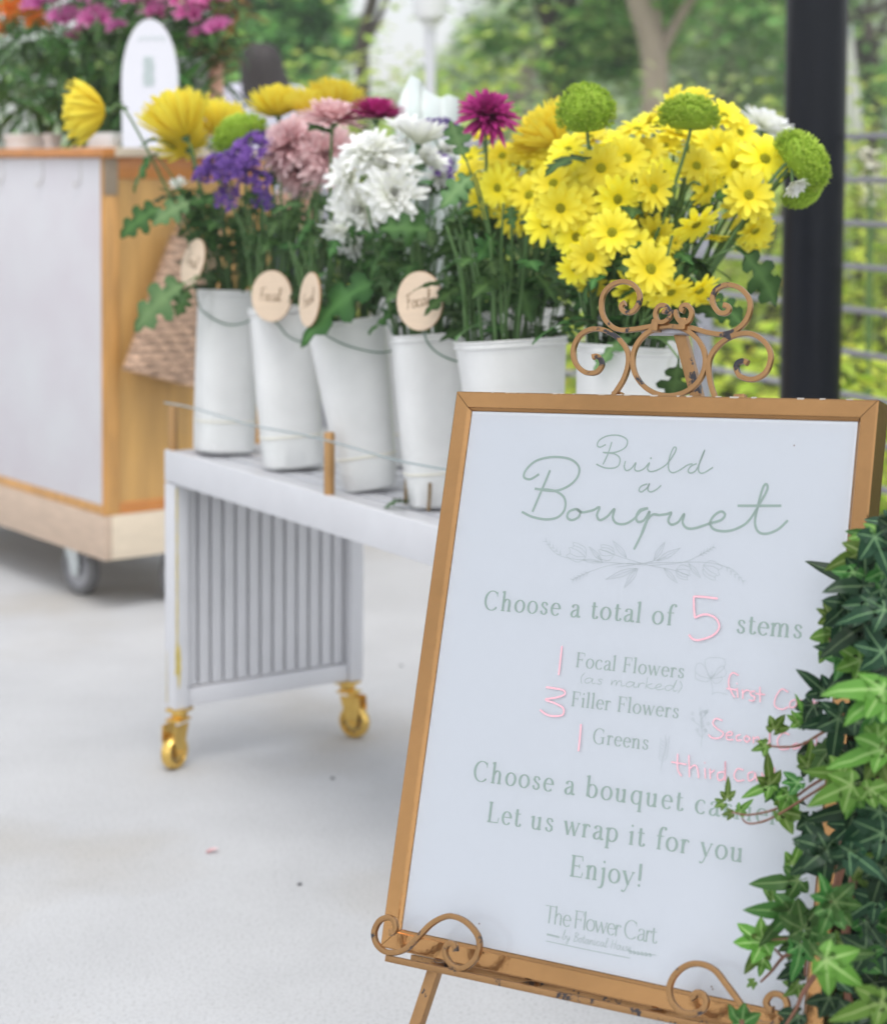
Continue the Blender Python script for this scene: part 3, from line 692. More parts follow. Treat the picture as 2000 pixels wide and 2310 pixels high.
for P in ([(655, 185), (633, 195), (621, 186), (632, 165), (665, 149), (710, 148), (741, 165), (738, 192), (712, 210), (680, 218), (645, 216)], [(680, 175), (665, 220), (645, 264)],
          [(650, 218), (690, 222), (712, 240), (708, 268), (685, 280), (650, 278), (618, 264)],
          [(735, 252), (730, 275), (740, 290), (760, 280), (777, 258), (772, 283), (785, 292), (810, 282), (832, 258), (824, 282), (836, 294), (865, 287), (900, 265), (930, 225), (940, 200), (930, 197), (915, 230), (908, 275), (920, 297), (945, 293), (985, 268), (1005, 262)],
          [(1022, 262), (1000, 272), (988, 290), (998, 300), (1020, 288), (1040, 245), (1055, 206), (1035, 255), (1030, 290), (1048, 300), (1088, 277)],
          [(822, 344), (800, 352), (790, 368), (800, 376), (822, 360), (832, 342), (825, 366), (838, 376), (860, 366), (878, 350)]): trace(mb, P, za, bl)
dot(mb, onsign(*za(838, 240)), .0011, .0003)
mm = .0093
text(mb, 'Choose a total of', za(165, 850), za(925, 915), .0190)
text(mb, 'stems', za(1185, 945), za(1446, 968), .0190)
text(mb, 'Choose a bouquet carrier', zt(122, 645), zb(1352, 199), .0192)
text(mb, 'Let us wrap it for you', zb(178, 185), zb(1208, 350), .0192)
text(mb, 'Enjoy!', zb(512, 405), zb(800, 450), .0195)
mb.build('heading_lettering', SAGE, poster, smooth=False)
mb = MB()
text(mb, 'Focal Flowers', zt(535, 187), zt(970, 233), .0142, thick=.085)
text(mb, 'Filler Flowers', zt(517, 345), zt(948, 395), .0142, thick=.085)
text(mb, 'Greens', zt(604, 495), zt(826, 522), .0142, thick=.085)
text(mb, 'The Flower Cart', zb(408, 592), zb(860, 678), .0160, thick=.06, thin=.024, serif=False)
# joined handwriting
K = {
'a': (1.1, [[(.75, .85), (.4, 1), (.1, .6), (.15, .1), (.4, 0), (.7, .5), (.8, .95), (.75, .3), (.9, 0), (1.1, .2)]]),
'b': (1.0, [[(0, .1), (.35, 1.3), (.45, 2.1), (.3, 2.1), (.2, 1), (.25, .1), (.55, 0), (.75, .5), (.6, .9), (.8, .8), (1., .8)]]),
'c': (.9, [[(.7, .8), (.45, 1), (.1, .6), (.15, .1), (.5, 0), (.9, .25)]]),
'd': (1.15, [[(.75, .85), (.4, 1), (.1, .6), (.15, .1), (.4, 0), (.7, .5), (.95, 2.1), (.8, .3), (.95, 0), (1.15, .2)]]),
'e': (.85, [[(0, .2), (.5, .6), (.55, .95), (.3, 1), (.1, .5), (.25, .02), (.6, .05), (.85, .3)]]),
'f': (.75, [[(.8, 1.9), (.55, 2.1), (.35, 1.6), (.3, .6), (.25, -.3)], [(.05, .95), (.7, 1.0)]]),
'h': (1.0, [[(.1, 2.1), (.1, 0)], [(.1, .5), (.35, .95), (.6, .85), (.6, .15), (.75, 0), (1, .2)]]),
'i': (.45, [[(.1, 1), (.1, .15), (.22, 0), (.45, .25)], [(.13, 1.45), (.16, 1.5)]]),
'k': (.85, [[(.1, 2.1), (.1, 0)], [(.6, 1), (.15, .5), (.6, .05), (.85, .2)]]),
'l': (.55, [[(0, .2), (.4, 1.5), (.35, 2.1), (.15, 1.8), (.15, .2), (.3, 0), (.55, .25)]]),
'm': (1.3, [[(.05, 1), (.1, 0), (.15, .6), (.4, 1), (.5, .6), (.5, 0), (.6, .7), (.85, 1), (.95, .5), (1, .05), (1.3, .2)]]),
'n': (.95, [[(.05, 1), (.1, 0), (.2, .7), (.5, 1), (.6, .5), (.65, .05), (.95, .2)]]),
'o': (.85, [[(.5, 1), (.15, .8), (.1, .25), (.4, 0), (.75, .35), (.7, .85), (.5, 1), (.85, .9)]]),
'r': (.65, [[(.05, .9), (.1, 0), (.15, .6), (.35, .95), (.6, .9)]]),
's': (.65, [[(.6, .85), (.35, 1), (.2, .75), (.5, .4), (.45, .05), (.1, .05)]]),
't': (.65, [[(.3, 1.8), (.25, .2), (.4, 0), (.65, .2)], [(0, 1.15), (.65, 1.2)]]),
'u': (1.0, [[(.05, 1), (.1, .2), (.3, 0), (.6, .5), (.65, 1), (.65, .2), (.8, 0), (1.0, .2)]]),
'y': (.85, [[(.05, 1), (.1, .3), (.35, .1), (.6, .6), (.65, 1), (.55, -.5), (.25, -.9), (.1, -.6), (.4, -.1), (.85, .4)]]),
'B': (1.15, [[(.35, 2), (.25, 0)], [(.1, 1.8), (.6, 2.1), (.95, 1.7), (.4, 1.1)], [(.4, 1.1), (1, .8), (.8, .1), (.1, 0)]]),
'F': (.95, [[(.35, 2), (.3, 1), (.2, 0)], [(.05, 1.85), (.5, 2.05), (1.1, 2.1)], [(.1, 1.1), (.8, 1.15)]]),
'H': (1.25, [[(.25, 2), (.15, 0)], [(1.05, 2.1), (.9, 0)], [(.1, 1), (1.05, 1.1)]]),
'C': (1.05, [[(1, 1.8), (.6, 2.1), (.15, 1.4), (.1, .5), (.5, 0), (1, .2)]]),
'S': (1.05, [[(.9, 1.8), (.5, 2.1), (.25, 1.6), (.7, 1.0), (.75, .3), (.3, 0), (0, .3)]]),
'(': (.4, [[(.35, 1.9), (.1, 1), (.25, -.2)]]), ')': (.4, [[(.1, 1.9), (.35, 1), (.1, -.3)]]),
}
def hand_pts(s, a, b, xh):
    """strokes of joined handwriting on the line a -> b, x-height xh"""
    nat = sum(K[c][0] if c != ' ' else .7 for c in s); dr = (b-a).normalized(); up = Vector((-dr.y, dr.x)); kx = (b-a).length/nat; x = 0; out = []
    for c in s:
        if c != ' ':
            for P in K[c][1]: out.append(sm2([tuple(a+dr*(x+qx*kx)+up*qy*xh+dr*qy*xh*.12) for qx, qy in P], 5))
        x += (K[c][0] if c != ' ' else .7)*kx
    return out
def hand(mb, s, p0, p1, xh, w, lift=.0003):
    for P in hand_pts(s, Vector(onsign(*p0)), Vector(onsign(*p1)), xh): ribbon(mb, P, lambda a_, s_: w, lift)
hand(mb, '(as marked)', zt(548, 250), zt(962, 288), .0052, .00055)
hand(mb, 'by Botanical House', zb(478, 660), zb(758, 712), .0040, .00042)
trace(mb, [(415, 668), (580, 703), (752, 737)], zb, .0006)
for sx, x0, y0, sg in ((1, 425, 642, 1), (1, 760, 712, 1)):
    for i in range(6):
        x = x0+i*(8 if x0 < 600 else 16); y = y0+i*(2 if x0 < 600 else 2.6); l = 6 if x0 < 600 else 12
        trace(mb, [(x, y), (x-l*.5*sg, y-l*.55), (x-l*.9, y-l*.3)], zb, .0007); trace(mb, [(x, y), (x-l*.3, y+l*.5), (x-l*.8, y+l*.3)], zb, .0007)
    trace(mb, [(x0-8, y0-2), (x0+40, y0+9), (x0+(45 if x0 < 600 else 98), y0+(12 if x0 < 600 else 12))], zb, .0005)
mb.build('small_lettering', SAGEL, poster, smooth=False)
# botanical line drawings
mb = MB(); lw = .00042
def leaf2(x, y, dx, dy, w, conv):
    L = math.hypot(dx, dy); nx, ny = -dy/L*w, dx/L*w
    trace(mb, [(x, y), (x+dx*.45+nx, y+dy*.45+ny), (x+dx, y+dy)], conv, lw); trace(mb, [(x, y), (x+dx*.45-nx, y+dy*.45-ny), (x+dx, y+dy)], conv, lw); trace(mb, [(x, y), (x+dx*.8, y+dy*.8)], conv, lw*.8)
def bud(x, y, dx, dy, conv):
    def q(a_, b_): return (x+dx*a_-dy*b_, y+dy*a_+dx*b_)
    for P in ([q(0, 0), q(.25, .45), q(.8, .5), q(1.05, .42)], [q(0, 0), q(.25, -.45), q(.8, -.5), q(1.05, -.42)], [q(0, 0), q(.5, .12), q(.95, .1)], [q(.05, 0), q(.5, -.2), q(.9, -.22)], [q(1.05, .42), q(.92, .2), q(1.1, .05), q(.92, -.15), q(1.05, -.42)], [q(.1, .2), q(.5, .33), q(.95, .28)]):
        trace(mb, P, conv, lw)
for P in ([(415, 572), (440, 612), (490, 640), (600, 655), (820, 672)], [(520, 732), (600, 695), (700, 668), (820, 664)], [(640, 610), (720, 640), (830, 672), (920, 690), (990, 712)],
          [(1212, 742), (1180, 700), (1130, 675), (1040, 660), (820, 664)], [(1093, 598), (1020, 640), (960, 662), (830, 674)], [(700, 680), (810, 664), (900, 640)]): trace(mb, P, za, lw)
bud(575, 640, -62, -32, za); bud(690, 630, -58, -14, za); bud(940, 690, 52, 18, za); bud(1050, 672, 60, 34, za)
for (x, y, dx, dy, w) in ((740, 642, -55, -68, 10), (640, 655, -52, -58, 8), (785, 685, -55, 78, 11), (780, 684, -125, 46, 12), (850, 652, 45, -74, 10), (862, 655, 95, -52, 11), (890, 685, 55, 60, 9), (990, 665, 48, 58, 9), (560, 650, 85, 12, 7)): leaf2(x, y, dx, dy, w, za)
def sprig(x0, y0, x1, y1, n, l, conv):
    n = min(n, 5); l = l*.8
    for i in range(n):
        f = i/(n-1); x, y = x0+(x1-x0)*f, y0+(y1-y0)*f; dx, dy = (x1-x0), (y1-y0); L = math.hypot(dx, dy); dx, dy = dx/L, dy/L
        for sg in (-1, 1):
            ex, ey = x+dx*l*.8-dy*l*.6*sg, y+dy*l*.8+dx*l*.6*sg
            trace(mb, [(x, y), ((x+ex)/2+dy*sg*2, (y+ey)/2-dx*sg*2), (ex, ey)], conv, lw*1.1)
sprig(475, 630, 418, 578, 5, 20, za); sprig(585, 702, 528, 730, 5, 20, za); sprig(1035, 632, 1086, 602, 5, 20, za); sprig(1142, 682, 1206, 734, 6, 20, za)
mb.build('leaf_garland', FAINT, poster, smooth=False)
mb = MB(); lw = .0004
for P in ([(1080, 235), (1040, 225), (1018, 205), (1025, 175), (1050, 180), (1080, 235)], [(1080, 235), (1058, 185), (1062, 155), (1100, 150), (1135, 158), (1130, 195), (1080, 235)], [(1080, 235), (1120, 185), (1140, 200), (1135, 225), (1080, 235)], [(1018, 205), (1020, 235), (1060, 248), (1080, 235)], [(1080, 235), (1100, 255), (1125, 240), (1120, 225)], [(1080, 240), (1088, 280), (1084, 300)], [(1086, 298), (1105, 290), (1145, 298)], [(1080, 235), (1065, 215)], [(1080, 235), (1085, 205)], [(1080, 235), (1100, 212)]): trace(mb, P, zt, lw)
trace(mb, [(1040, 512), (1045, 460), (1040, 400), (1036, 350)], zt, lw)
random.seed(5)
for i in range(13):
    x, y = 1040+rnd(-34, 34), 355+rnd(0, 95); trace(mb, [(x+5*math.cos(a_), y+5*math.sin(a_)) for a_ in [k*.7 for k in range(10)]], zt, lw, k=2)
    if i % 2: trace(mb, [(x, y+5), (1042, y+30)], zt, lw*.8)
trace(mb, [(878, 610), (885, 560), (898, 510), (896, 465)], zt, lw)
for i in range(6):
    y = 480+i*15; sprig_w = 12
    trace(mb, [(896-i*1.5, y+10), (910-i*1.5, y-2), (914-i*1.5, y-12)], zt, lw*.9); trace(mb, [(894-i*1.5, y+14), (880-i*1.5, y+4), (877-i*1.5, y-6)], zt, lw*.9)
mb.build('flower_sketches', FAINT, poster, smooth=False)
# pink marker, written on the glass
mb = MB(); pw = .0019; gl = .0024
for P in ([(1015, 800), (1050, 801), (1110, 808)], [(1015, 800), (1016, 850), (1020, 885)], [(1020, 885), (1060, 872), (1100, 885), (1118, 920), (1095, 955), (1040, 975), (1012, 972), (996, 955)]): trace(mb, P, za, pw, gl)
mb.build('pink_number', PINK, glass, smooth=False); mb = MB()
pw = .0018
for P in ([(483, 105), (477, 160), (470, 220)], [(420, 270), (455, 275), (490, 283), (493, 300), (460, 312), (417, 320), (455, 335), (488, 355), (485, 382), (450, 387), (420, 380), (396, 362)], [(560, 420), (556, 470), (550, 528)]): trace(mb, P, zt, pw, gl)
mb.build('pink_tally', PINK, glass, smooth=False); mb = MB()
pw = .0014
for P in ([(1195, 222), (1172, 212), (1158, 232), (1158, 270), (1180, 312)], [(1148, 275), (1192, 282)], [(1190, 275), (1193, 312)], [(1188, 255), (1190, 257)], [(1212, 280), (1213, 316)], [(1213, 296), (1225, 283), (1240, 285)], [(1262, 286), (1245, 290), (1247, 303), (1262, 310), (1255, 325), (1238, 322)], [(1282, 270), (1283, 330)], [(1265, 296), (1302, 300)],
          [(1395, 290), (1370, 278), (1346, 310), (1342, 345), (1370, 360), (1396, 350)], [(1425, 320), (1405, 330), (1405, 352), (1428, 345), (1430, 322), (1436, 355)], [(1448, 320), (1449, 358)], [(1449, 338), (1470, 322)], [(1500, 300), (1500, 360)], [(1482, 328), (1520, 333)],
          [(1130, 405), (1105, 397), (1092, 415), (1110, 438), (1135, 455), (1120, 475), (1090, 475), (1075, 462)], [(1148, 465), (1170, 462), (1165, 450), (1148, 458), (1150, 480), (1175, 482)], [(1203, 462), (1188, 468), (1190, 485), (1208, 484)], [(1228, 466), (1218, 478), (1230, 492), (1242, 478), (1228, 466)], [(1255, 470), (1256, 496)], [(1256, 480), (1275, 472), (1280, 498)], [(1310, 480), (1295, 486), (1300, 502), (1318, 495), (1322, 435), (1322, 505)],
          [(1400, 462), (1375, 455), (1352, 485), (1365, 520), (1400, 518)], [(1432, 495), (1415, 505), (1418, 520), (1438, 512), (1440, 498), (1446, 525)], [(1465, 497), (1467, 528)], [(1467, 508), (1485, 498)], [(1510, 470), (1512, 532)], [(1492, 500), (1530, 506)],
          [(950, 540), (950, 600), (965, 628)], [(925, 572), (985, 582)], [(995, 545), (998, 632)], [(998, 600), (1018, 585), (1030, 600), (1035, 636)], [(1060, 598), (1062, 638)], [(1058, 575), (1060, 577)], [(1080, 600), (1082, 640)], [(1082, 618), (1098, 605)], [(1135, 612), (1112, 618), (1115, 645), (1138, 635), (1142, 570), (1142, 648)],
          [(1215, 605), (1192, 600), (1178, 625), (1190, 648), (1218, 645)], [(1255, 612), (1235, 620), (1238, 648), (1258, 638), (1262, 615), (1270, 650)], [(1290, 615), (1292, 655)], [(1292, 630), (1312, 618)], [(1340, 595), (1342, 655)], [(1322, 622), (1362, 628)]): trace(mb, P, zt, pw, gl, 5)
mb.build('pink_handwriting', PINK, glass, smooth=False)
# small specks on glass
mb = MB(); random.seed(9)
for q in (zb(1087, 852), zb(1092, 862), za(1420, 190), zb(150, 598)): dot(mb, onsign(*q), .0008, .0024)
mb.build('speck', mat('speck_brown', (.2, .13, .1), .8), glass, smooth=False)

# ------------------------------------------------------------------ easel
easel = thing('display_easel', 'gold painted wrought iron scroll easel holding the framed sign', 'easel', (sp(SW/2, 0).x+.1, sp(SW/2, 0).y+.1, 0))
SNAP = -.022     # the scrollwork lies just behind the frame
def z6(x, y): return 1250+x/2.389, 580+y/2.389
def z3(x, y): return 800+x/2.987, 2000+y/2.987
def z5(x, y): return 1500+x/3.584, 1750+y/3.584
def scroll(name, pts, conv, n, w, k=8, taper=True, parent=None, dn=0.):
    P = []
    for i, q in enumerate(pts):
        u, v = onsign(*conv(*q), n); P.append(sp(u, v, n))
    P = smooth_pts(P, k); mb = MB()
    rad = (lambda s: w*(1.12 if s < .03 else 1.0)) if taper else w
    mb.tube(P, rad, 8, t0=0, t1=0, square=True, ref=SN)
    return mb.build(name, EASELG, parent or easel)
bw = .0028
scroll('scroll', [(207, 540), (228, 534), (250, 552), (256, 585), (225, 622), (165, 620), (115, 572), (103, 500), (137, 425), (200, 390), (270, 395), (343, 437), (393, 505), (398, 580), (373, 660), (322, 742), (285, 800)], z6, SNAP, bw)
scroll('scroll', [(1042, 572), (1015, 560), (985, 575), (982, 610), (1005, 645), (1070, 660), (1138, 622), (1166, 540), (1140, 467), (1070, 417), (990, 417), (912, 452), (850, 520), (830, 590), (840, 675), (862, 745), (885, 800)], z6, SNAP, bw)
scroll('ring', [(618+196*math.sin(a_), 560-188*math.cos(a_)) for a_ in [2*math.pi*i/20 for i in range(21)]], z6, SNAP, bw, 4, False)
scroll('scroll', [(382, 247), (364, 258), (364, 280), (390, 300), (430, 288), (458, 240), (455, 190), (420, 147), (365, 132), (302, 157), (262, 210), (256, 290), (286, 352), (345, 392), (430, 390), (490, 380), (548, 370)], z6, SNAP, bw)
scroll('scroll', [(912, 260), (935, 265), (940, 285), (920, 303), (885, 297), (855, 252), (855, 205), (882, 167), (940, 150), (1005, 172), (1048, 225), (1054, 285), (1030, 345), (980, 394), (910, 417), (830, 408), (775, 392), (716, 376)], z6, SNAP, bw)
scroll('curl', [(585, 292), (605, 295), (612, 278), (590, 260), (560, 270), (545, 310), (560, 348), (592, 350), (622, 325), (632, 285)], z6, SNAP+.004, bw*.95)
scroll('curl', [(700, 292), (685, 285), (690, 265), (715, 260), (737, 285), (738, 318), (722, 348), (690, 355), (664, 330), (650, 288)], z6, SNAP+.004, bw*.95)
for q in ((552, 372), (700, 365)):
    u, v = onsign(*z6(*q), SNAP); mb = MB(); mb.box(sp(u, v, SNAP+.001), (.0085, .013, .011), SM, .002); mb.build('collar', EASELG, easel)
u, v = onsign(*z6(636, 398), SNAP-.008); mb = MB(); mb.box(sp(u, v, SNAP-.010), (.07, .007, .012), SM, .001); mb.build('hinge_bar', STEEL, easel)
# mast, front legs, rear leg
def line_leg(name, p, q, w, d):
    mb = MB(); mb.bar(p, q, w, d, up=SN, bev=.0012); return mb.build(name, EASELG, easel)
ut, vt = onsign(*z6(668, 400), SNAP-.012); ub, vb = onsign(*z6(735, 760), SNAP-.012)
top = sp(ut, vt, SNAP-.016); bot = top + (sp(ub, vb, SNAP-.03)-top)*1.0
back = top - SN*.0 ; rear_foot = V(top.x+.30, top.y+.44, 0)
line_leg('rear_leg', top, bot + (bot-top)*3.9, .0125, .010)
lt = onsign(*z3(566, 512), .01); lb_ = onsign(*z3(428, 926), .01)
P0 = sp(*lt, .012); P1 = sp(*lb_, .012); dirn = (P1-P0).normalized(); kk = P0.z/(-dirn.z)
line_leg('front_leg', P0+dirn*.002, P0+dirn*kk*.995, .0125, .0105)
line_leg('front_leg', sp(.385, -SH-.033, .012), V(sp(.43, 0).x+.05, sp(.43, 0).y-.26, .003), .0125, .0105)
line_leg('upright', sp(.14, -SH-.03, SNAP-.006), sp(.16, .03, SNAP-.006), .012, .008); line_leg('upright', sp(.32, -SH-.03, SNAP-.006), sp(.30, .03, SNAP-.006), .012, .008)
# shelf: front bar, back bar, spacers
a_ = onsign(*z3(215, 482), .028); b_ = onsign(*z3(1792, 822), .028)
va = a_[1]
fa, fb = sp(a_[0], a_[1], .028), sp(SW+.03, a_[1]+(b_[1]-a_[1])/(b_[0]-a_[0])*(SW+.03-a_[0]), .028)
mb = MB(); mb.bar(fa, fb, .0062, .0062, up=SN, bev=.0008); mb.build('shelf_bar', EASELG, easel)
mb = MB(); mb.bar(fa-SN*.045, fb-SN*.045, .0062, .0062, up=SN, bev=.0008); mb.build('shelf_bar', EASELG, easel)
for f in (.09, .32, .62, .9):
    c = fa+(fb-fa)*f; mb = MB(); mb.bar(c-SN*.042, c-SN*.0035, .005, .0045, up=SV, bev=.0006); mb.build('spacer', EASELG, easel)
# the two S hooks in front of the sign
HN = .030
def unroll(pts, conv, n): return pts
scroll('hook_scroll', [(238, 312), (262, 305), (278, 275), (262, 225), (222, 208), (168, 232), (133, 305), (147, 382), (200, 435), (270, 445), (350, 418), (430, 340), (510, 257), (590, 210), (660, 200), (750, 238), (823, 320), (841, 400), (812, 488), (740, 547), (670, 537), (622, 485), (608, 430), (625, 390), (655, 382), (676, 402), (680, 437)], z3, HN, .0029)
scroll('hook_scroll', [(238, 1805), (228, 1782), (258, 1752), (312, 1772), (332, 1835), (295, 1898), (205, 1925), (112, 1895), (48, 1812), (36, 1705), (85, 1602), (180, 1532), (290, 1522), (400, 1572), (490, 1682), (585, 1810), (650, 1900), (705, 1965), (780, 2010), (860, 2010), (930, 1975)], z5, HN, .0029)
scroll('hook_scroll', [(872, 1892), (835, 1882), (816, 1825), (855, 1770), (915, 1766), (965, 1800), (985, 1860), (960, 1930), (900, 1985)], z5, HN-.004, .0029)
# ------------------------------------------------------------------ flowers
def petal(mb, az, r0, z0, e0, e1, L, W, rows=5, cup=.18, tip=.45, base=.35, ta=0., tb=1., wob=0.):
    """a petal leaving the axis at radius r0, height z0, azimuth az; elevation runs e0 -> e1 (degrees) along its length"""
    ca, sa = math.cos(az), math.sin(az); r, z = r0, z0; ids = []
    for i in range(rows):
        s = i/(rows-1); w = W*(base+(1-base)*math.sin(min(1, s/.62)*math.pi/2) if s < .62 else 1-(1-tip)*((s-.62)/.38)**2)
        a = R(e0+(e1-e0)*s)
        nx, nz = -math.sin(a), math.cos(a)
        row = []
        for y, c in ((-w/2, cup*w), (0, 0), (w/2, cup*w)):
            rr, zz = r+nx*c, z+nz*c
            yy = y + wob*s*s
            row.append(mb.add((rr*ca-yy*sa, rr*sa+yy*ca, zz), ta+(tb-ta)*s))
        ids.append(row)
        if i < rows-1: r += math.cos(a)*L/(rows-1); z += math.sin(a)*L/(rows-1)
    a = R(e1); tipv = mb.add(((r+.04*L*math.cos(a))*ca, (r+.04*L*math.cos(a))*sa, z+.04*L*math.sin(a)), tb)
    for A, B in zip(ids, ids[1:]):
        mb.face(A[0], A[1], B[1], B[0]); mb.face(A[1], A[2], B[2], B[1])
    mb.face(ids[-1][0], ids[-1][1], tipv); mb.face(ids[-1][1], ids[-1][2], tipv)
def calyx(mb, z=-.02, r=.07):
    for k in range(9):
        petal(mb, k*.698, .01, z-.035, 40, 75, r, .05, 3, .1)
    mb.lathe([(0, z-.06), (.028, z-.05), (.05, z-.02), (.045, z+.005)], (0, 0, 0), n=10)
GA = 2.39996
MS = {}
YEL = attr_mat('yellow_petal', (.95, .80, .012), (.96, .88, .085), .6, .30, .10, gloss=.2)
YELS = attr_mat('lemon_petal', (.93, .70, .02), (.95, .83, .10), .6, .40, .06, gloss=.2)
WHT = attr_mat('white_petal', (.86, .88, .72), (.95, .95, .95), .6, .32, .03, gloss=.2)
PNK = attr_mat('pink_petal', (.56, .20, .22), (.88, .66, .66), .6, .28, .05, gloss=.2)
MAG = attr_mat('magenta_petal', (.20, .004, .07), (.52, .035, .24), .5, .2, .12, gloss=.25)
LIM = attr_mat('lime_petal', (.22, .38, .015), (.52, .69, .10), .6, .22, .06, gloss=.2)
PUR = attr_mat('violet_petal', (.09, .035, .22), (.23, .12, .42), .7, .15, .15, gloss=.15)
PMG = attr_mat('alstro_pink', (.45, .06, .25), (.72, .24, .48), .6, .25, .15, gloss=.2, mid=(.62, .13, .38))
ORA = attr_mat('alstro_orange', (.80, .42, .03), (.86, .17, .02), .6, .25, .1, gloss=.2)
DISC = attr_mat('olive_disc', (.10, .13, .006), (.34, .32, .012), .8, 0., .1, gloss=.1)
STEM = mat('stem_green', (.10, .19, .055), .5, var=.25, vscale=30)
STEMD = mat('stem_dark', (.085, .17, .05), .55, var=.3, vscale=30)
CALX = mat('calyx_green', (.07, .14, .04), .6)
LEAFM = attr_mat('mum_leaf', (.032, .085, .020), (.10, .205, .058), .55, .3, .35, gloss=.2)
LEAFP = attr_mat('mum_leaf_pale', (.095, .20, .070), (.20, .33, .13), .55, .2, .15, gloss=.3)
LEAFL = attr_mat('lance_leaf', (.035, .105, .022), (.11, .24, .055), .5, .25, .35, gloss=.35)

for v in range(4):
    random.seed(40+v); mb = MB()
    n = 13 if v != 3 else 11; drop = (0, -8, 10, -22)[v]
    for k in range(n): petal(mb, 2*math.pi*k/n+rnd(-.1, .1), .06, -.01, 6+rnd(-6, 6), drop+rnd(-14, 6), .45*rnd(.9, 1.04), .165*rnd(.9, 1.1), 5, .10, .55, .42)
    for k in range(n-2): petal(mb, 2*math.pi*(k+.5)/(n-2)+rnd(-.12, .12), .06, .01, 22+rnd(-6, 8), drop+8+rnd(-12, 8), .39*rnd(.88, 1.05), .15*rnd(.9, 1.1), 5, .10, .55, .42)
    MS['daisy%d' % v] = mb.mesh('yellow_daisy_petals', YEL, 'leaf')
    mb = MB(); mb.lathe([(.105, -.01), (.105, .015), (.085, .04), (.05, .05), (0, .045)], (0, 0, 0), n=18, t=[.3, .2, .5, 1, .6])
    for i in range(46):
        r_ = .1*math.sqrt((i+.5)/46); a_ = i*GA; mb.lathe([(.009, 0), (.008, .012), (0, .015)], (r_*math.cos(a_), r_*math.sin(a_), .05-.035*(r_/.1)**2*.9), n=5, t=[.1, .7, 1])
    if v == 0: MS['disc'] = mb.mesh('daisy_disc', DISC, 'leaf')
def mum(name, m, N, Lr, er, curl, W, tip=.5, seed=0, cup=.25, r=.05, zr=.05, wobble=.0, base=.4):
    random.seed(seed); mb = MB()
    for i in range(N):
        f = i/(N-1); e = er[0]+(er[1]-er[0])*f**.8 + rnd(-7, 7); L = (Lr[0]+(Lr[1]-Lr[0])*f**.7)*rnd(.82, 1.08)
        petal(mb, i*GA+rnd(-.15, .15), r*(.2+.8*f), zr*(1-f), e, e+curl[0]+(curl[1]-curl[0])*f+rnd(-8, 8), L, W*rnd(.85, 1.12), 5, cup, tip, base, .55*(1-f)*0+.0, 1., rnd(-wobble, wobble))
    MS[name] = mb.mesh(name, m, 'leaf')
mum('white_mum0', WHT, 62, (.14, .50), (82, 2), (14, -10), .125, .5, 1, .2, wobble=.02); mum('white_mum1', WHT, 56, (.20, .52), (80, 22), (6, -4), .125, .5, 2, .2, wobble=.02)
mum('pink_mum0', PNK, 130, (.13, .46), (88, -12), (22, -14), .088, .6, 3); mum('pink_mum1', PNK, 120, (.15, .46), (84, 0), (14, -8), .09, .6, 4)
mum('magenta_mum0', MAG, 105, (.17, .48), (86, -14), (10, -18), .085, .25, 5, .35, wobble=.03); mum('magenta_mum1', MAG, 130, (.16, .45), (88, 4), (16, -4), .085, .45, 6)
mum('yellow_mum0', YELS, 165, (.46, .60), (88, 24), (2, 52), .08, .6, 7, .35, .06, .04); mum('yellow_mum1', YELS, 160, (.40, .56), (88, 14), (2, 42), .08, .6, 8, .35, .06, .04)
def button(name, seed, flat):
    random.seed(seed); mb = MB(); N = 620
    mb.lathe([(.02, -.30*flat), (.28, -.26*flat), (.40, -.05), (.40, .12*flat), (.32, .26*flat), (.17, .36*flat), (0, .40*flat)], (0, 0, 0), n=20, t=[.3]*7)
    for i in range(N):
        f = rnd(0, 1); zc = 1-1.5*f; rr = math.sqrt(max(0, 1-zc*zc)); az = rnd(0, 6.283)
        n_ = V(rr*math.cos(az), rr*math.sin(az), zc); p = V(n_.x*.41, n_.y*.41, n_.z*.41*flat)
        sub = MB(); e_ = math.degrees(math.asin(max(-1, min(1, n_.z))))
        b0 = len(mb.v)
        petal(mb, az, math.hypot(p.x, p.y), p.z, e_-20, e_+70+rnd(-40, 40), .085*rnd(.7, 1.2), .042, 4, .35, .5, .7, .1, 1.)
    MS[name] = mb.mesh(name, LIM, 'leaf')
button('button_mum0', 21, .95); button('button_mum1', 22, .66)
def cluster(name, m, seed, N, dims, size):
    random.seed(seed); mb = MB()
    for i in range(N):
        a_ = rnd(0, 6.28); q = math.sqrt(rnd(0, 1)); p = V(dims[0]*q*math.cos(a_), dims[1]*q*math.sin(a_), 0); p.z = dims[2]*(1-q*q)+rnd(-.06, .05)
        ax = (V(p.x*1.3, p.y*1.3, .35)+V(rnd(-.3, .3), rnd(-.3, .3), rnd(-.1, .3))).normalized(); M = Matrix.Translation(p) @ frame_to(ax, rnd(0, 6))
        for k in range(5):
            az = k*1.257; pts = [(0, 0, -.3), (.22, -.14, .0), (.5, -.2, .16), (.56, 0, .2), (.5, .2, .16), (.22, .14, 0)]
            ids = [mb.add(M @ V(*[c*size for c in (x*math.cos(az)-y*math.sin(az), x*math.sin(az)+y*math.cos(az), z_)]), max(0, min(1, x*1.8))) for x, y, z_ in pts]
            mb.face(*ids)
    MS[name] = mb.mesh(name, m, 'leaf')
cluster('statice0', PUR, 31, 90, (.5, .26, .16), .12); cluster('statice1', PUR, 32, 70, (.42, .3, .14), .12)
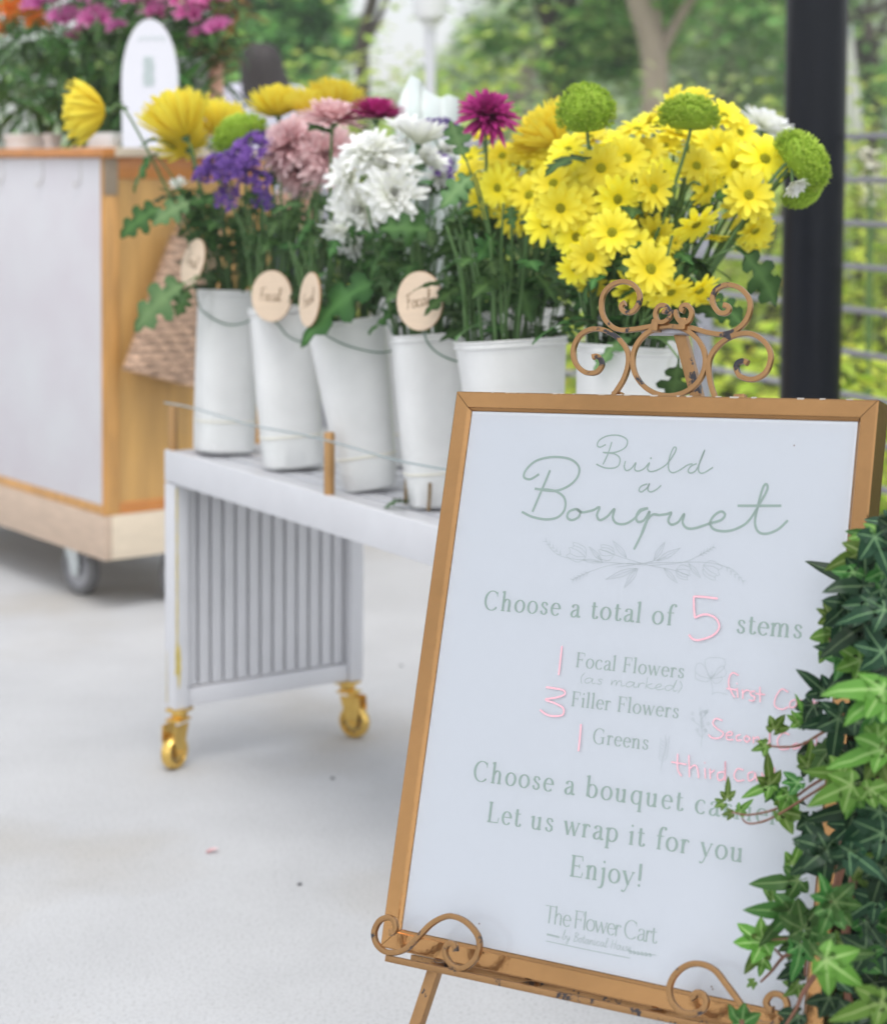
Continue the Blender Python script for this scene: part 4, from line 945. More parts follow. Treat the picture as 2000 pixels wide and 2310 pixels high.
def alstro(name, m, seed):
    random.seed(seed); mb = MB()
    for j in range(6):
        a_ = j*1.05+rnd(-.2, .2); ax = V(math.cos(a_)*.9, math.sin(a_)*.9, rnd(.35, 1.1)).normalized(); M = Matrix.Translation(ax*.22) @ frame_to(ax, rnd(0, 6))
        sub = MB()
        for k in range(6): petal(sub, k*1.047+rnd(-.1, .1), .03, 0, 72, 28+rnd(-10, 10), .34, .13, 4, .2, .5, .4)
        b = len(mb.v)
        for p, t_ in zip(sub.v, sub.t): mb.add(M @ Vector(p), t_)
        for f in sub.f: mb.face(*[b+i for i in f])
    MS[name] = mb.mesh(name, m, 'leaf')
alstro('alstro_pink', PMG, 51); alstro('alstro_orange', ORA, 52)
# leaves: a lobed chrysanthemum leaf, 1 long, along +X, face up +Z
def lobed(seed, droop):
    random.seed(seed); mb = MB()
    half = [(0, .012), (.10, .018), (.2, .05), (.20, .17), (.27, .25), (.35, .22), (.37, .11), (.44, .13), (.44, .27), (.52, .36), (.60, .32), (.61, .17), (.68, .15), (.70, .24), (.79, .27), (.84, .18), (.87, .10), (.95, .08), (1, .0)]
    n = len(half); rows = []
    for i, (x, y) in enumerate(half):
        xm = i/(n-1); row = []
        for sg in (-1, 1):
            j = rnd(-.015, .015); yy = sg*(y+j*(y > .05)); xx = x
            z = -droop*xx*xx + .22*abs(yy) + .05*math.sin(9*xx+sg) - .35*yy*yy*2
            row.append(mb.add((xx, yy, z), .0))
            z2 = -droop*((xx+xm)/2)**2 + .11*abs(yy)
            row.append(mb.add(((xx+xm)/2, yy*.45, z2), .35))
        c = mb.add((xm, 0, -droop*xm*xm), 1.)
        rows.append((row[0], row[1], c, row[3], row[2]))
    for A, B in zip(rows, rows[1:]):
        for k in range(4): mb.face(A[k], A[k+1], B[k+1], B[k])
    mb.tube([(-.16, 0, .02), (-.05, 0, .01), (.05, 0, 0)], .012, 5, t0=1, t1=1)
    return mb
LFMB = [lobed(1, .15), lobed(2, .45), lobed(3, .8)]
for i, b in enumerate(LFMB): MS['leaf%d' % i] = b.mesh('leaf', LEAFM, 'leaf'); MS['leafp%d' % i] = b.mesh('leaf', LEAFP, 'leaf')
def lance(droop):
    mb = MB(); rows = []
    for i in range(9):
        s = i/8; w = .10*math.sin(math.pi*min(1, s*.93+.07))**.8; z = -droop*s*s
        rows.append([mb.add((s, -w, z+.4*w), 0), mb.add((s, 0, z), 1), mb.add((s, w, z+.4*w), 0)])
    for A, B in zip(rows, rows[1:]): mb.face(A[0], A[1], B[1], B[0]); mb.face(A[1], A[2], B[2], B[1])
    return mb
LNMB = [lance(.2), lance(.7)]
for i, b in enumerate(LNMB): MS['lance%d' % i] = b.mesh('leaf', LEAFL, 'leaf')
def put_leaf(mb, src, M, rv):
    b = len(mb.v); mb.rv = rv
    for p, t_ in zip(src.v, src.t): mb.add(M @ Vector(p), t_)
    for f in src.f: mb.face(*[b+i for i in f])
    mb.rv = 0.
def leaf_M(p, d, size, up=V(0, 0, 1), roll=0.):
    x = Vector(d).normalized(); z = up - x*up.dot(x)
    if z.length < .05: z = V(0, -1, 0)-x*-x.y
    z.normalize(); y = z.cross(x)
    return Matrix.Translation(p) @ (Matrix((x, y, z)).transposed() @ Matrix.Rotation(roll, 3, 'X')).to_4x4() @ Matrix.Scale(size, 4)
def D3(rx, uz, cam_): return V(rx, -cam_, uz).normalized()
def mouth(b, fx=0., fy=0., dz=-.02): return b['c1'] + V(fx*b['r'], fy*b['r'], dz)
def stem_of(label, cat, group, name, heads, b, fx=0., fy=0., leaves=2, branch=.62, sw=.0030, seed=0, parent_depth=0., stm=None, pale=False, part='flower_head'):
    """one cut stem standing in bucket b: heads = (mesh key, px, py, size in photo px, depth offset m, facing vector, roll)"""
    random.seed(seed*7+3)
    base = mouth(b, fx, fy); foot = b['c0']+b['ax']*.05+V(fx, fy, 0)*b['r']*.4
    o = thing(name, label, cat, foot, group)
    H = []
    for k, px, py, sz, dy, d, roll in heads:
        sz *= 1.08 if k[:5] == 'daisy' else 1.14 if k[:5] == 'white' else 1.2 if k[:4] == 'pink' else 1.25 if k[:4] == 'stat' else 1.
        Y = b['c1'].y+dy; p = ony(px, py, Y); H.append((k, p, pxm(sz, Y), Vector(d).normalized(), roll))
    mean = sum((h[1] for h in H), V(0, 0, 0))/len(H)
    fork = base.lerp(mean, branch) - Z*.01
    if len(H) == 1:
        k, p, s_, d, roll = H[0]; q = p - d*s_*.06
        main = smooth_pts([foot, base, base.lerp(q - d*.035, .55)+V(rnd(-.006, .006), 0, .008), q-d*.03, q], 6)
    else: main = smooth_pts([foot, base, base.lerp(fork, .55)+V(rnd(-.006, .006), 0, .004), fork], 6)
    mb = MB(); mb.tube(main, lambda s: sw*(1.15-.35*s), 6, t0=0, t1=0)
    if len(H) > 1:
        for k, p, s_, d, roll in H:
            q = p - d*s_*.06; j = random.choice(main[-9:-1]) if len(main) > 10 else fork
            mb.tube(smooth_pts([j, j.lerp(q-d*.03, .5)+V(rnd(-.006, .006), rnd(-.006, .006), .006), q-d*.022, q], 5), sw*.62, 5, t0=0, t1=0)
    mb.build('stem', stm or STEM, o)
    for k, p, s_, d, roll in H:
        M = Matrix.Translation(p) @ frame_to(d, roll) @ Matrix.Scale(s_, 4)
        h = inst(part, MS[k], o, M)
        if k.startswith('daisy'): inst('disc', MS['disc'], h, M).matrix_basis = Matrix.Identity(4)
        if not k.startswith('statice') and not k.startswith('alstro'):
            c = inst('calyx', MS['calyx'], h, M); c.matrix_basis = Matrix.Identity(4)
    for i in range(leaves):
        j = random.choice(main[8:-4]); a_ = rnd(0, 6.28)
        d = V(math.cos(a_), math.sin(a_), rnd(-.1, .7)); kind = 'leafp%d' if (pale or rnd(0, 1) < .25) else 'leaf%d'
        inst('leaf', MS[kind % random.randint(0, 2)], o, leaf_M(j, d, rnd(.055, .085), roll=rnd(-.4, .4)))
    return o
mb = MB(); calyx(mb); MS['calyx'] = mb.mesh('calyx', CALX, 'leaf')

def Dy(rx, uz, c): return (rx, -c, uz)
Yd = 'yellow_daisy_spray'; Gy = 'yellow daisy sprays in the right hand buckets'
dz_ = ['daisy0', 'daisy1', 'daisy2', 'daisy3']
def ds(L):
    out = []
    L = list(L); random.seed(int(L[0][0])*31+int(L[0][1]))
    if L[0][2] > 60:
        for (px, py, sz, dy, d) in L[:4]: L.append((px+rnd(-48, 48), py+rnd(-42, 42), sz*rnd(.75, .98), dy+rnd(.02, .07), (d[0]+rnd(-.7, .7), d[1]+rnd(-.1, .5), d[2]+rnd(-.6, .7))))
        L = [(px, py, sz*rnd(.9, 1.06), dy, (d[0]+rnd(-.28, .28), d[1], d[2]+rnd(-.28, .28))) for (px, py, sz, dy, d) in L]
    for i, (px, py, sz, dy, d) in enumerate(L): out.append((dz_[(int(px)*7+int(py)) % 4], px, py, sz, dy, d, (px*.37) % 6.28))
    return out
YS = [
 ('yellow daisy spray of outer left blooms beside the magenta mum', b5, -.3, 0, [(1133, 352, 92, .04, Dy(-.2, .5, .9)), (1123, 424, 96, -.02, Dy(-.5, .2, .9)), (1060, 395, 80, .06, Dy(-.7, .3, .7)), (1098, 300, 88, .09, Dy(-.3, .9, .4)), (1085, 452, 90, .02, Dy(-.6, -.1, .8))]),
 ('yellow daisy spray with blooms facing left under the big side-on yellow bloom', b5, .1, -.1, [(1194, 340, 98, .0, Dy(-.2, .7, .8)), (1194, 441, 102, -.05, Dy(-.3, .2, 1)), (1240, 363, 96, -.02, Dy(-.1, .5, .9)), (1160, 490, 92, .0, Dy(-.5, -.1, .9))]),
 ('yellow daisy spray under the left green button mum, dark centres showing', b6, -.6, .1, [(1272, 376, 96, .0, Dy(.2, .5, .9)), (1248, 414, 98, -.02, Dy(-.1, .4, 1)), (1264, 470, 108, -.07, Dy(-.35, .1, 1)), (1300, 461, 104, -.05, Dy(.1, .2, 1)), (1230, 505, 96, -.02, Dy(-.4, -.1, .9))]),
 ('yellow daisy spray in the middle with a bloom looking straight out', b6, -.3, -.2, [(1355, 379, 106, -.04, Dy(.05, .2, 1)), (1413, 357, 100, -.02, Dy(.2, .45, .9)), (1391, 449, 108, -.06, Dy(.15, .0, 1)), (1437, 292, 98, .03, Dy(.1, 1, .35)), (1330, 310, 94, .04, Dy(-.1, .9, .5))]),
 ('yellow daisy spray with a bloom turned sharply to the right in the centre', b6, .0, -.2, [(1472, 426, 108, -.06, Dy(.55, .1, .8)), (1460, 345, 96, .02, Dy(.3, .5, .8)), (1500, 330, 92, .05, Dy(.2, .8, .5)), (1440, 500, 96, .02, Dy(.4, -.2, .9))]),
 ('yellow daisy spray hanging lowest on the left of the yellow bunch', b6, -.6, -.3, [(1380, 525, 112, -.1, Dy(.1, .0, 1)), (1331, 580, 98, -.1, Dy(-.1, -.25, 1)), (1300, 535, 100, -.06, Dy(-.3, .0, 1)), (1296, 606, 82, -.08, Dy(-.2, -.4, .9)), (1334, 642, 74, -.04, Dy(.0, -.6, .8))]),
 ('yellow daisy spray drooping over the left upper easel scroll', b6, -.2, -.6, [(1466, 607, 116, -.14, Dy(.1, .15, 1)), (1432, 560, 96, -.08, Dy(.2, .2, .9)), (1512, 658, 96, -.12, Dy(.25, -.55, .75)), (1577, 655, 92, -.1, Dy(.35, -.75, .5)), (1485, 660, 84, -.1, Dy(.1, -.5, .85))]),
 ('yellow daisy spray with a bloom seen from behind like an open umbrella', b6, .2, -.3, [(1568, 505, 112, -.06, Dy(.25, -.75, .35)), (1570, 375, 92, -.01, Dy(.25, .4, .7)), (1590, 425, 98, -.04, Dy(.65, -.1, .5)), (1530, 300, 92, .06, Dy(.1, .9, .5))]),
 ('yellow daisy spray of outer right blooms facing us beside the black post', b6, .6, 0, [(1687, 441, 112, -.04, Dy(.2, .1, 1)), (1724, 359, 116, .0, Dy(.4, .3, .85)), (1702, 520, 100, -.02, Dy(.5, -.65, .6)), (1655, 370, 98, .02, Dy(.1, -.1, .9))]),
 ('yellow daisy spray rising behind the right green button mum', b6, .4, .3, [(1632, 262, 104, .08, Dy(.3, .7, .6)), (1560, 228, 100, .1, Dy(.0, .9, .5)), (1668, 300, 92, .07, Dy(.4, .6, .6)), (1600, 325, 96, .05, Dy(.1, .3, .9)), (1622, 340, 90, .04, Dy(-.2, .2, .9))]),
 ('small yellow daisy spray of half open buds below the middle blooms', b6, .1, -.2, [(1503, 555, 42, -.06, Dy(.1, .3, 1)), (1522, 548, 36, -.06, Dy(.4, .3, 1)), (1490, 570, 34, -.06, Dy(-.3, .1, 1)), (1516, 572, 36, -.05, Dy(.3, -.1, 1))]),
 ('yellow daisy spray tucked deep in the back of the yellow bunch', b8, .2, 0, [(1390, 330, 96, -.06, Dy(0, .6, .8)), (1310, 420, 96, -.06, Dy(-.1, .2, 1)), (1430, 400, 96, -.04, Dy(.2, .3, 1)), (1240, 310, 92, -.02, Dy(-.2, .8, .6)), (1480, 280, 92, 0, Dy(.1, .9, .5)), (1360, 470, 96, -.04, Dy(.0, .1, 1))]),
]
for i, (lab, b, fx, fy, L) in enumerate(YS): stem_of(lab, 'flower', Gy, Yd, ds(L), b, fx, fy, 3, .60, .0034, i+1)
Gb = 'green button mums'
for i, (lab, b, k, px, py, sz, dy, d, fx, fy) in enumerate([
 ('round lime green button mum standing left of the other green one above yellow daisies', b6, 'button_mum0', 1321, 253, 148, -.05, (-.1, -.25, 1), -.3, .1),
 ('flattened lime green button mum on a dark stem, right of centre over the daisies', b6, 'button_mum1', 1554, 262, 150, -.05, (.05, .12, 1), .1, 0),
 ('lime green button mum leaning out to the right in front of the black post', b6, 'button_mum1', 1806, 362, 168, -.03, (.75, -.1, .6), .7, .1),
 ('small lime green button mum hanging under the one by the black post', b6, 'button_mum1', 1806, 432, 104, .02, (.45, .1, -.7), .8, .2),
 ('pale lime green mum tilted behind the violet statice on the left', b1, 'button_mum1', 543, 304, 140, -.15, (-.35, .1, .8), .5, .2)]):
    stem_of(lab, 'flower', Gb, 'button_mum', [(k, px, py, sz, dy, d, .5*i)], b, fx, fy, 1, seed=60+i, sw=.0028)
Gm = 'yellow incurved mums on the left'
for i, (lab, k, px, py, sz, dy, d, b, fx, fy) in enumerate([
 ('yellow mum turned to face left on a long bent stem, far left of the bench', 'yellow_mum0', 238, 250, 168, -.05, (-1, -.12, -.06), b1, -.4, 0),
 ('yellow mum fanning upwards in front of the arched white notice', 'yellow_mum0', 418, 308, 190, -.05, (-.42, .1, .9), b1, -.2, .1),
 ('yellow mum seen from behind with its dark green back showing', 'yellow_mum1', 497, 300, 138, .05, (.1, .55, .8), b1, .1, .2),
 ('yellow mum low on the left seen from the back among leaves', 'yellow_mum1', 425, 338, 140, .03, (-.3, .5, .55), b1, -.1, .2),
 ('yellow mum in the back row nearest to the person with dark hair', 'yellow_mum1', 628, 262, 140, .12, (-.1, .15, 1), b2, .0, .3),
 ('yellow mum on the far right of the left yellow group above the pink mums', 'yellow_mum1', 752, 252, 150, .1, (.15, .1, 1), b2, .3, .3),
 ('yellow mum squeezed between its two taller neighbours behind the pink mums', 'yellow_mum0', 692, 262, 108, .05, (.0, .1, 1), b2, .1, .4),
 ('large yellow mum seen side on, left of the round green button mum', 'yellow_mum1', 1252, 322, 180, -.0, (-.62, -.1, .75), b5, .2, .1)]):
    stem_of(lab, 'flower', Gm, 'yellow_mum', [(k, px, py, sz, dy, d, .7*i)], b, fx, fy, 2, seed=80+i, sw=.003)
for i, (lab, k, px, py, sz, dy, d, b, fx, fy) in enumerate([
 ('deep magenta mum with ragged pointed petals standing up clear of the others', 'magenta_mum0', 1100, 262, 160, -.03, (.05, -.62, .55), b5, -.2, .2),
 ('magenta mum half hidden behind the white mums', 'magenta_mum1', 848, 268, 162, -.01, (.05, -.05, 1), b3, .2, .2)]):
    stem_of(lab, 'flower', 'magenta mums', 'magenta_mum', [(k, px, py, sz, dy, d, i)], b, fx, fy, 1, seed=100+i, sw=.003, stm=STEMD)
stem_of('spray of pale pink mums left of the white mums', 'flower', None, 'pink_mum_spray', [('pink_mum0', 654, 330, 150, -.02, (-.6, -.5, .5), 1), ('pink_mum1', 735, 352, 140, -.04, (.1, -.9, .1), 2), ('pink_mum0', 672, 385, 120, .0, (-.35, -.8, -.35), 3), ('pink_mum1', 700, 295, 110, .03, (-.1, -.4, .9), 4)], b2, .2, 0, 2, .7, .0034, 110)
stem_of('single pale pink mum held above the pink spray beside the magenta mum', 'flower', None, 'pink_mum', [('pink_mum1', 752, 276, 150, -.0, (.1, -.1, 1), 1)], b3, -.3, .1, 1, seed=111, sw=.0032)
WL = [
 ('white mum spray with the two highest white blooms', b3, .5, -.2, [('white_mum1', 944, 325, 145, -.04, (.15, .05, 1), 0), ('white_mum0', 838, 348, 132, -.05, (-.25, -.5, .8), 1), ('white_mum1', 918, 300, 98, .0, (.0, -.2, 1), 2)]),
 ('white mum spray with the bloom facing us in the middle', b3, .7, -.3, [('white_mum0', 889, 437, 130, -.08, (.15, -.95, .15), 3), ('white_mum0', 880, 375, 128, -.05, (.0, -.8, .5), 4), ('white_mum1', 960, 370, 90, .03, (.5, -.4, .6), 8)]),
 ('white mum spray drooping furthest down to the left', b3, .2, -.4, [('white_mum0', 792, 398, 132, -.06, (-.75, -.5, .25), 5), ('white_mum0', 812, 470, 134, -.07, (-.35, -.9, -.1), 6), ('white_mum1', 792, 522, 118, -.07, (-.6, -.45, -.7), 7)])]
for i, (lab, b, fx, fy, L) in enumerate(WL): stem_of(lab, 'flower', 'white mum sprays', 'white_mum_spray', L, b4 if i < 2 else b3, fx-.7 if i < 2 else fx, fy, 2, .72, .0036, 120+i, pale=True)
stem_of('white mum at the right edge against the black post, behind the green mums', 'flower', None, 'white_mum', [('white_mum0', 1722, 296, 150, .06, (.35, -.05, .9), 1)], b8, .9, 0, 1, seed=130)
stem_of('small white bloom peeping out below the green mum by the black post', 'flower', None, 'white_mum', [('white_mum1', 1788, 412, 62, -.06, (.3, -.5, -.7), 1)], b6, .7, 0, 0, seed=131)
stem_of('small cream mum tucked behind the right side of the white sprays', 'flower', None, 'cream_mum', [('white_mum0', 992, 398, 66, .05, (.2, -.7, .5), 1), ('white_mum0', 1008, 340, 60, .08, (0, -.6, .8), 2)], b9, .4, 0, 1, seed=132)
stem_of('tiny white bud on the left above the round wooden tags', 'flower', None, 'white_mum', [('white_mum1', 404, 420, 40, -.04, (-.2, -.6, .6), 1)], b1, -.5, 0, 2, seed=133)
stem_of('violet statice stem left of the pink mums', 'flower', 'violet statice', 'statice_stem', [('statice0', 508, 378, 125, -.05, (-.25, -.6, .8), .3), ('statice0', 570, 335, 118, -.03, (-.1, -.5, .9), 1.2), ('statice1', 512, 446, 74, -.05, (-.2, -.7, .6), 2), ('statice1', 590, 450, 62, -.06, (.1, -.7, .6), 2), ('statice0', 552, 405, 100, -.04, (-.1, -.7, .7), 3), ('statice1', 478, 392, 70, -.04, (-.5, -.5, .7), 3)], b2, -.2, 0, 1, .75, .003, 140)
stem_of('violet statice stem behind the white mums', 'flower', 'violet statice', 'statice_stem', [('statice0', 985, 290, 84, .04, (.1, -.6, .8), .3), ('statice1', 996, 372, 74, .02, (.3, -.7, .5), 2)], b9, .2, 0, 0, .8, .003, 141)
# ---- the leafy tangle in each bucket
def greens(b, label, nst, nlf, spread, hgt, seed, lean=0., dark=True, mats=None):
    random.seed(seed); st = MB(); lf = MB(); top = b['c1']
    o = thing('bucket_greenery', label, 'greenery', b['c0']+b['ax']*.03)
    for i in range(nst):
        a_ = rnd(0, 6.28); q = math.sqrt(rnd(0, 1))*.85; m_ = top + V(math.cos(a_)*q*b['r'], math.sin(a_)*q*b['r'], -.015)
        f_ = b['c0']+b['ax']*.04+V(math.cos(a_), math.sin(a_), 0)*q*b['r']*.4
        e_ = m_ + V(math.cos(a_)*q*spread+lean+rnd(-.02, .02), math.sin(a_)*q*spread*.7, hgt*rnd(.65, 1.1))
        P = smooth_pts([f_, m_, m_.lerp(e_, .5)+V(rnd(-.01, .01), rnd(-.01, .01), .008), e_], 5); st.tube(P, rnd(.0016, .0028), 5, t0=0, t1=0)
    for i in range(nlf):
        a_ = rnd(0, 6.28); q = math.sqrt(rnd(0, 1)); hh_ = rnd(0, 1)
        p = top + V(math.cos(a_)*q*(b['r']*.8+spread*hh_)+lean*hh_, math.sin(a_)*q*(b['r']*.8+spread*.7*hh_), .0+hgt*hh_)
        if hh_ < .38 and p.y < top.y-.15*b['r']: continue
        d = V(math.cos(a_)+rnd(-.6, .6), math.sin(a_)+rnd(-.6, .6), rnd(-.5, .9))
        put_leaf(lf, LFMB[random.randint(0, 2)], leaf_M(p, d, rnd(.038, .068), V(rnd(-.5, .5), rnd(-.8, .2), 1), rnd(-.6, .6)), rnd(0, 1))
    tag(st.build('stems', STEMD, o), kind='stuff'); tag(lf.build('leaves', LEAFM, o, 'leaf'), kind='stuff')
    tag(o, kind='stuff')
    return o
greens(b1, 'dark leafy greenery spilling round the leftmost bucket of yellow mums', 23, 112, .055, .20, 201, -.015)
greens(b2, 'greenery of straight stems rising under the violet statice and pink mums', 57, 52, .05, .24, 202, .02)
greens(b3, 'dark greenery under the white mum sprays', 37, 90, .06, .21, 203, .01)
greens(b4, 'dark greenery right behind the last round wooden tag', 34, 82, .05, .22, 204, .01)
greens(b5, 'dark greenery in the widest bucket under the first yellow daisies', 34, 97, .05, .22, 205)
greens(b6, 'dark greenery under the yellow daisies at the easel top', 44, 75, .06, .21, 206, .02)
greens(b7, 'dark greenery in the back row behind the third bucket', 27, 82, .07, .24, 207)
greens(b8, 'dark greenery in the back row behind the yellow daisies', 27, 82, .07, .22, 208)
greens(b9, 'dark greenery in the back row behind the white mums', 27, 82, .07, .22, 209)
# ---- single leaves that stick out
def big_leaf(label, b, pts, dy, size, kind, d, up=V(0, -.4, 1), roll=0.):
    px, py = pts; p = ony(px, py, b['c1'].y+dy); base = mouth(b, 0, -.2); foot = b['c0']+b['ax']*.06
    o = thing('chrysanthemum_leaf_stem', label, 'leaf stem', foot)
    mb = MB(); mb.tube(smooth_pts([foot, base, base.lerp(p, .6)+Z*.03, p], 6), .0016, 5, t0=0, t1=0); mb.build('stem', STEM, o)
    inst('leaf', MS[kind], o, leaf_M(p, d, size, up, roll)); return o
big_leaf('leaf drooping against the orange wood just right of the corner plate', b1, (352, 348), -.06, .085, 'leaf1', V(-.7, 0, -.55))
big_leaf('dark oak-like leaf hanging far out left over the cart side', b1, (372, 462), -.08, .105, 'leaf1', V(-.75, -.2, -.35), V(0, -.8, .5))
big_leaf('leaf beside the tiny white bud above the leftmost tag', b1, (440, 452), -.10, .09, 'leafp1', V(-.6, -.3, -.2), V(0, -.8, .5))
big_leaf('large lobed leaf hanging down left of the leftmost bucket', b1, (432, 632), -.14, .13, 'leafp2', V(-.75, -.3, -.35), V(.1, -.8, .5))
big_leaf('small leaf under the leftmost tag at the bucket edge', b1, (430, 648), -.15, .06, 'leaf1', V(-.35, -.3, -.6), V(0, -.9, .4))
big_leaf('long arching leaf curling down onto the third bucket rim', b3, (868, 632), -.13, .15, 'leaf2', V(-.85, -.3, -.12), V(0, -.55, .8))
big_leaf('grey-green leaf pointing up left of the magenta mum stem', b5, (1052, 362), -.08, .07, 'leafp0', V(-.3, -.3, .6), V(-.5, -.8, .3))
big_leaf('leaf spreading right under the magenta mum', b5, (1070, 392), -.08, .07, 'leafp1', V(-.55, -.4, -.4), V(-.2, -.9, .3))
big_leaf('pale grey-green leaf at the right of the last round tag', b4, (1000, 612), -.14, .055, 'leafp1', V(.35, -.2, -.6), V(.2, -.9, .4))
big_leaf('dark leaf pointing down right between the daisies and the black post', b6, (1660, 558), -.03, .105, 'leaf1', V(.75, -.1, -.65), V(.2, -.8, .5))
big_leaf('dark leaf hanging inside the gold ring against the white bucket', b6, (1530, 808), -.16, .075, 'leaf1', V(-.1, -.1, -.95), V(.1, -1, .1))
big_leaf('dark leaf low at the right scroll below the drooping daisies', b6, (1590, 665), -.08, .07, 'leaf1', V(.7, -.2, -.35), V(.1, -.8, .5))
big_leaf('broad leaf in the dark behind the second and last tags', b4, (985, 520), -.12, .10, 'leaf0', V(-.8, -.3, .1), V(0, -.8, .6))
big_leaf('broad leaf drooping under the white mum that faces us', b4, (1030, 500), -.12, .10, 'leafp1', V(.8, -.3, -.1), V(0, -.8, .6))

# ---- wooden tags with green cord
WOODT = mat('birch_disc', (.70, .545, .40), .6, var=.07, vscale=18, stretch=(1, 1, 6))
EDGET = mat('burnt_edge', (.36, .20, .10), .7)
INKB = mat('burnt_lettering', (.17, .095, .035), .7); CORD = mat('green_cord', (.045, .14, .08), .7)
def wood_tag(label, px, py, Y, nrm, tilt, cord, faint=False, rad=.049):
    c = ony(px, py, Y); n = Vector(nrm).normalized(); x = Z.cross(n); x.normalize(); y = n.cross(x)
    x, y = x*math.cos(tilt)+y*math.sin(tilt), y*math.cos(tilt)-x*math.sin(tilt)
    o = thing('wooden_tag', label, 'tag', c, 'round wooden tags tied to the buckets')
    mb = MB(); mb.lathe([(0, .0015), (rad-.0006, .0015), (rad-.0006, .0014)], c, n, 48); d_ = mb.build('disc', WOODT, o)
    mb = MB(); mb.lathe([(rad-.0006, .0014), (rad, .001), (rad, -.0016), (rad-.0006, -.002), (0, -.002)], c, n, 48); mb.build('burnt_rim', EDGET, o)
    mb = MB(); s0 = .75; a, b = Vector((-rad*.55, -rad*.28)), Vector((rad*.5, -rad*.1))
    for i, P in enumerate(hand_pts('Focal', a, b, rad*.24)):
        L, Rr = [], []; w = .0013
        for k in range(len(P)):
            p0, p1 = Vector(P[max(0, k-1)]), Vector(P[min(len(P)-1, k+1)]); dd = (p1-p0).normalized() if (p1-p0).length > 1e-9 else Vector((1, 0)); nn = Vector((-dd.y, dd.x))*w*.5*(1+.4*abs(dd.y))
            q = Vector(P[k]); z_ = .0018+.00001*i
            L.append(mb.add(c+x*(q.x+nn.x)+y*(q.y+nn.y)+n*z_)); Rr.append(mb.add(c+x*(q.x-nn.x)+y*(q.y-nn.y)+n*z_))
        for k in range(len(P)-1): mb.face(Rr[k], Rr[k+1], L[k+1], L[k])
    mb.build('lettering', INKB, d_, smooth=False)
    mb = MB(); mb.tube(smooth_pts([ony(a_, b_, yy) for a_, b_, yy in cord], 7), .0015, 6, t0=0, t1=0); mb.build('cord', CORD, o)
y1, y2, y3, y4 = [b['c1'].y-b['r']*.98 for b in (b1, b2, b3, b4)]
wood_tag('narrow edge-on round wooden tag reading Focal on the leftmost bucket', 436, 592, y1-.03, (-.80, -.52, .25), R(-20), [(440, 645, y1-.015), (449, 690, y1+.03), (470, 712, y1-.01), (500, 728, y1-.012), (525, 733, y1-.012), (552, 728, y1-.01), (572, 716, y1-.006)])
wood_tag('nearly full-face round wooden tag reading Focal between the two leftmost buckets', 613, 668, y2-.045, (-.56, -.82, .05), R(-8), [(618, 724, y2-.012), (630, 735, y2-.012), (648, 757, y2-.012), (672, 769, y2-.012), (700, 768, y2-.01), (716, 758, y2-.01)])
wood_tag('slim turned-away round wooden tag reading Focal at the third bucket rim', 699, 676, y3-.035, (-.90, -.42, .1), R(12), [(712, 738, y3-.01), (722, 744, y3-.012), (745, 762, y3-.012), (790, 782, y3-.012), (850, 795, y3-.012), (885, 790, y3-.012), (893, 772, y3-.012), (883, 745, y3-.01), (872, 726, y3+.01)])
wood_tag('oval-looking round wooden tag reading Focal on the fourth bucket', 947, 679, y4-.115, (-.62, -.78, .05), R(4), [(956, 748, y4-.012), (964, 772, y4-.014), (985, 795, y4-.014), (1020, 812, y4-.016), (1060, 820, y4-.016), (1105, 819, y4-.016), (1122, 805, y4-.016), (1117, 780, y4-.014), (1103, 762, y4+.0)])
# ---- cut bits lying on the bench top
random.seed(33)
def twig(label, px, py, L, lean, m, leafy=False):
    p = onz(px, py, T1+.002); o = thing('cut_stem', label, 'cut stem', p); mb = MB()
    mb.tube([p, p+V(lean, 0, L*.5), p+V(lean*1.6, 0, L)], .0032, 7, t0=0, t1=0); mb.build('stem', m, o)
    if leafy:
        for i in range(4): inst('leaf', MS['leaf%d' % (i % 3)], o, leaf_M(p+Z*.006+V(-.01, -.004, 0), V(math.cos(i*1.7), math.sin(i*1.7)-.3, .25), .03))
for lab, px, py in (('small dark fleck on the floor right of the bench castor', 750, 1756), ('small dark fleck on the floor in the lower left of the view', 676, 1995), ('tiny dark fleck on the bare floor between bench and frame', 905, 1502)):
    p = onz(px, py, .001); o = thing('floor_fleck', lab, 'debris', p); mb = MB(); mb.lathe([(0, 0), (.005, 0), (.0035, .002), (0, .003)], p, n=7); mb.build('fleck', DARK, o)
p = onz(466, 1925, .001); o = thing('fallen_petal', 'pale pink petal lying alone on the floor at the lower left', 'petal', p); mb = MB(); petal(mb, .6, 0, .001, 12, -4, .024, .012, 5, .2, .5, .4)
mb.v = [tuple(Vector(q)+p) for q in mb.v]; mb.build('petal', PNK, o, 'leaf')
TWG = mat('brown_twig', (.22, .14, .06), .7)
twig('short brown cut stem standing between slats with a scrap of green leaf', 914, 1138, .045, .001, TWG, True)
twig('short bare brown cut stem standing at the bench edge near the frame', 966, 1152, .048, .0015, TWG)
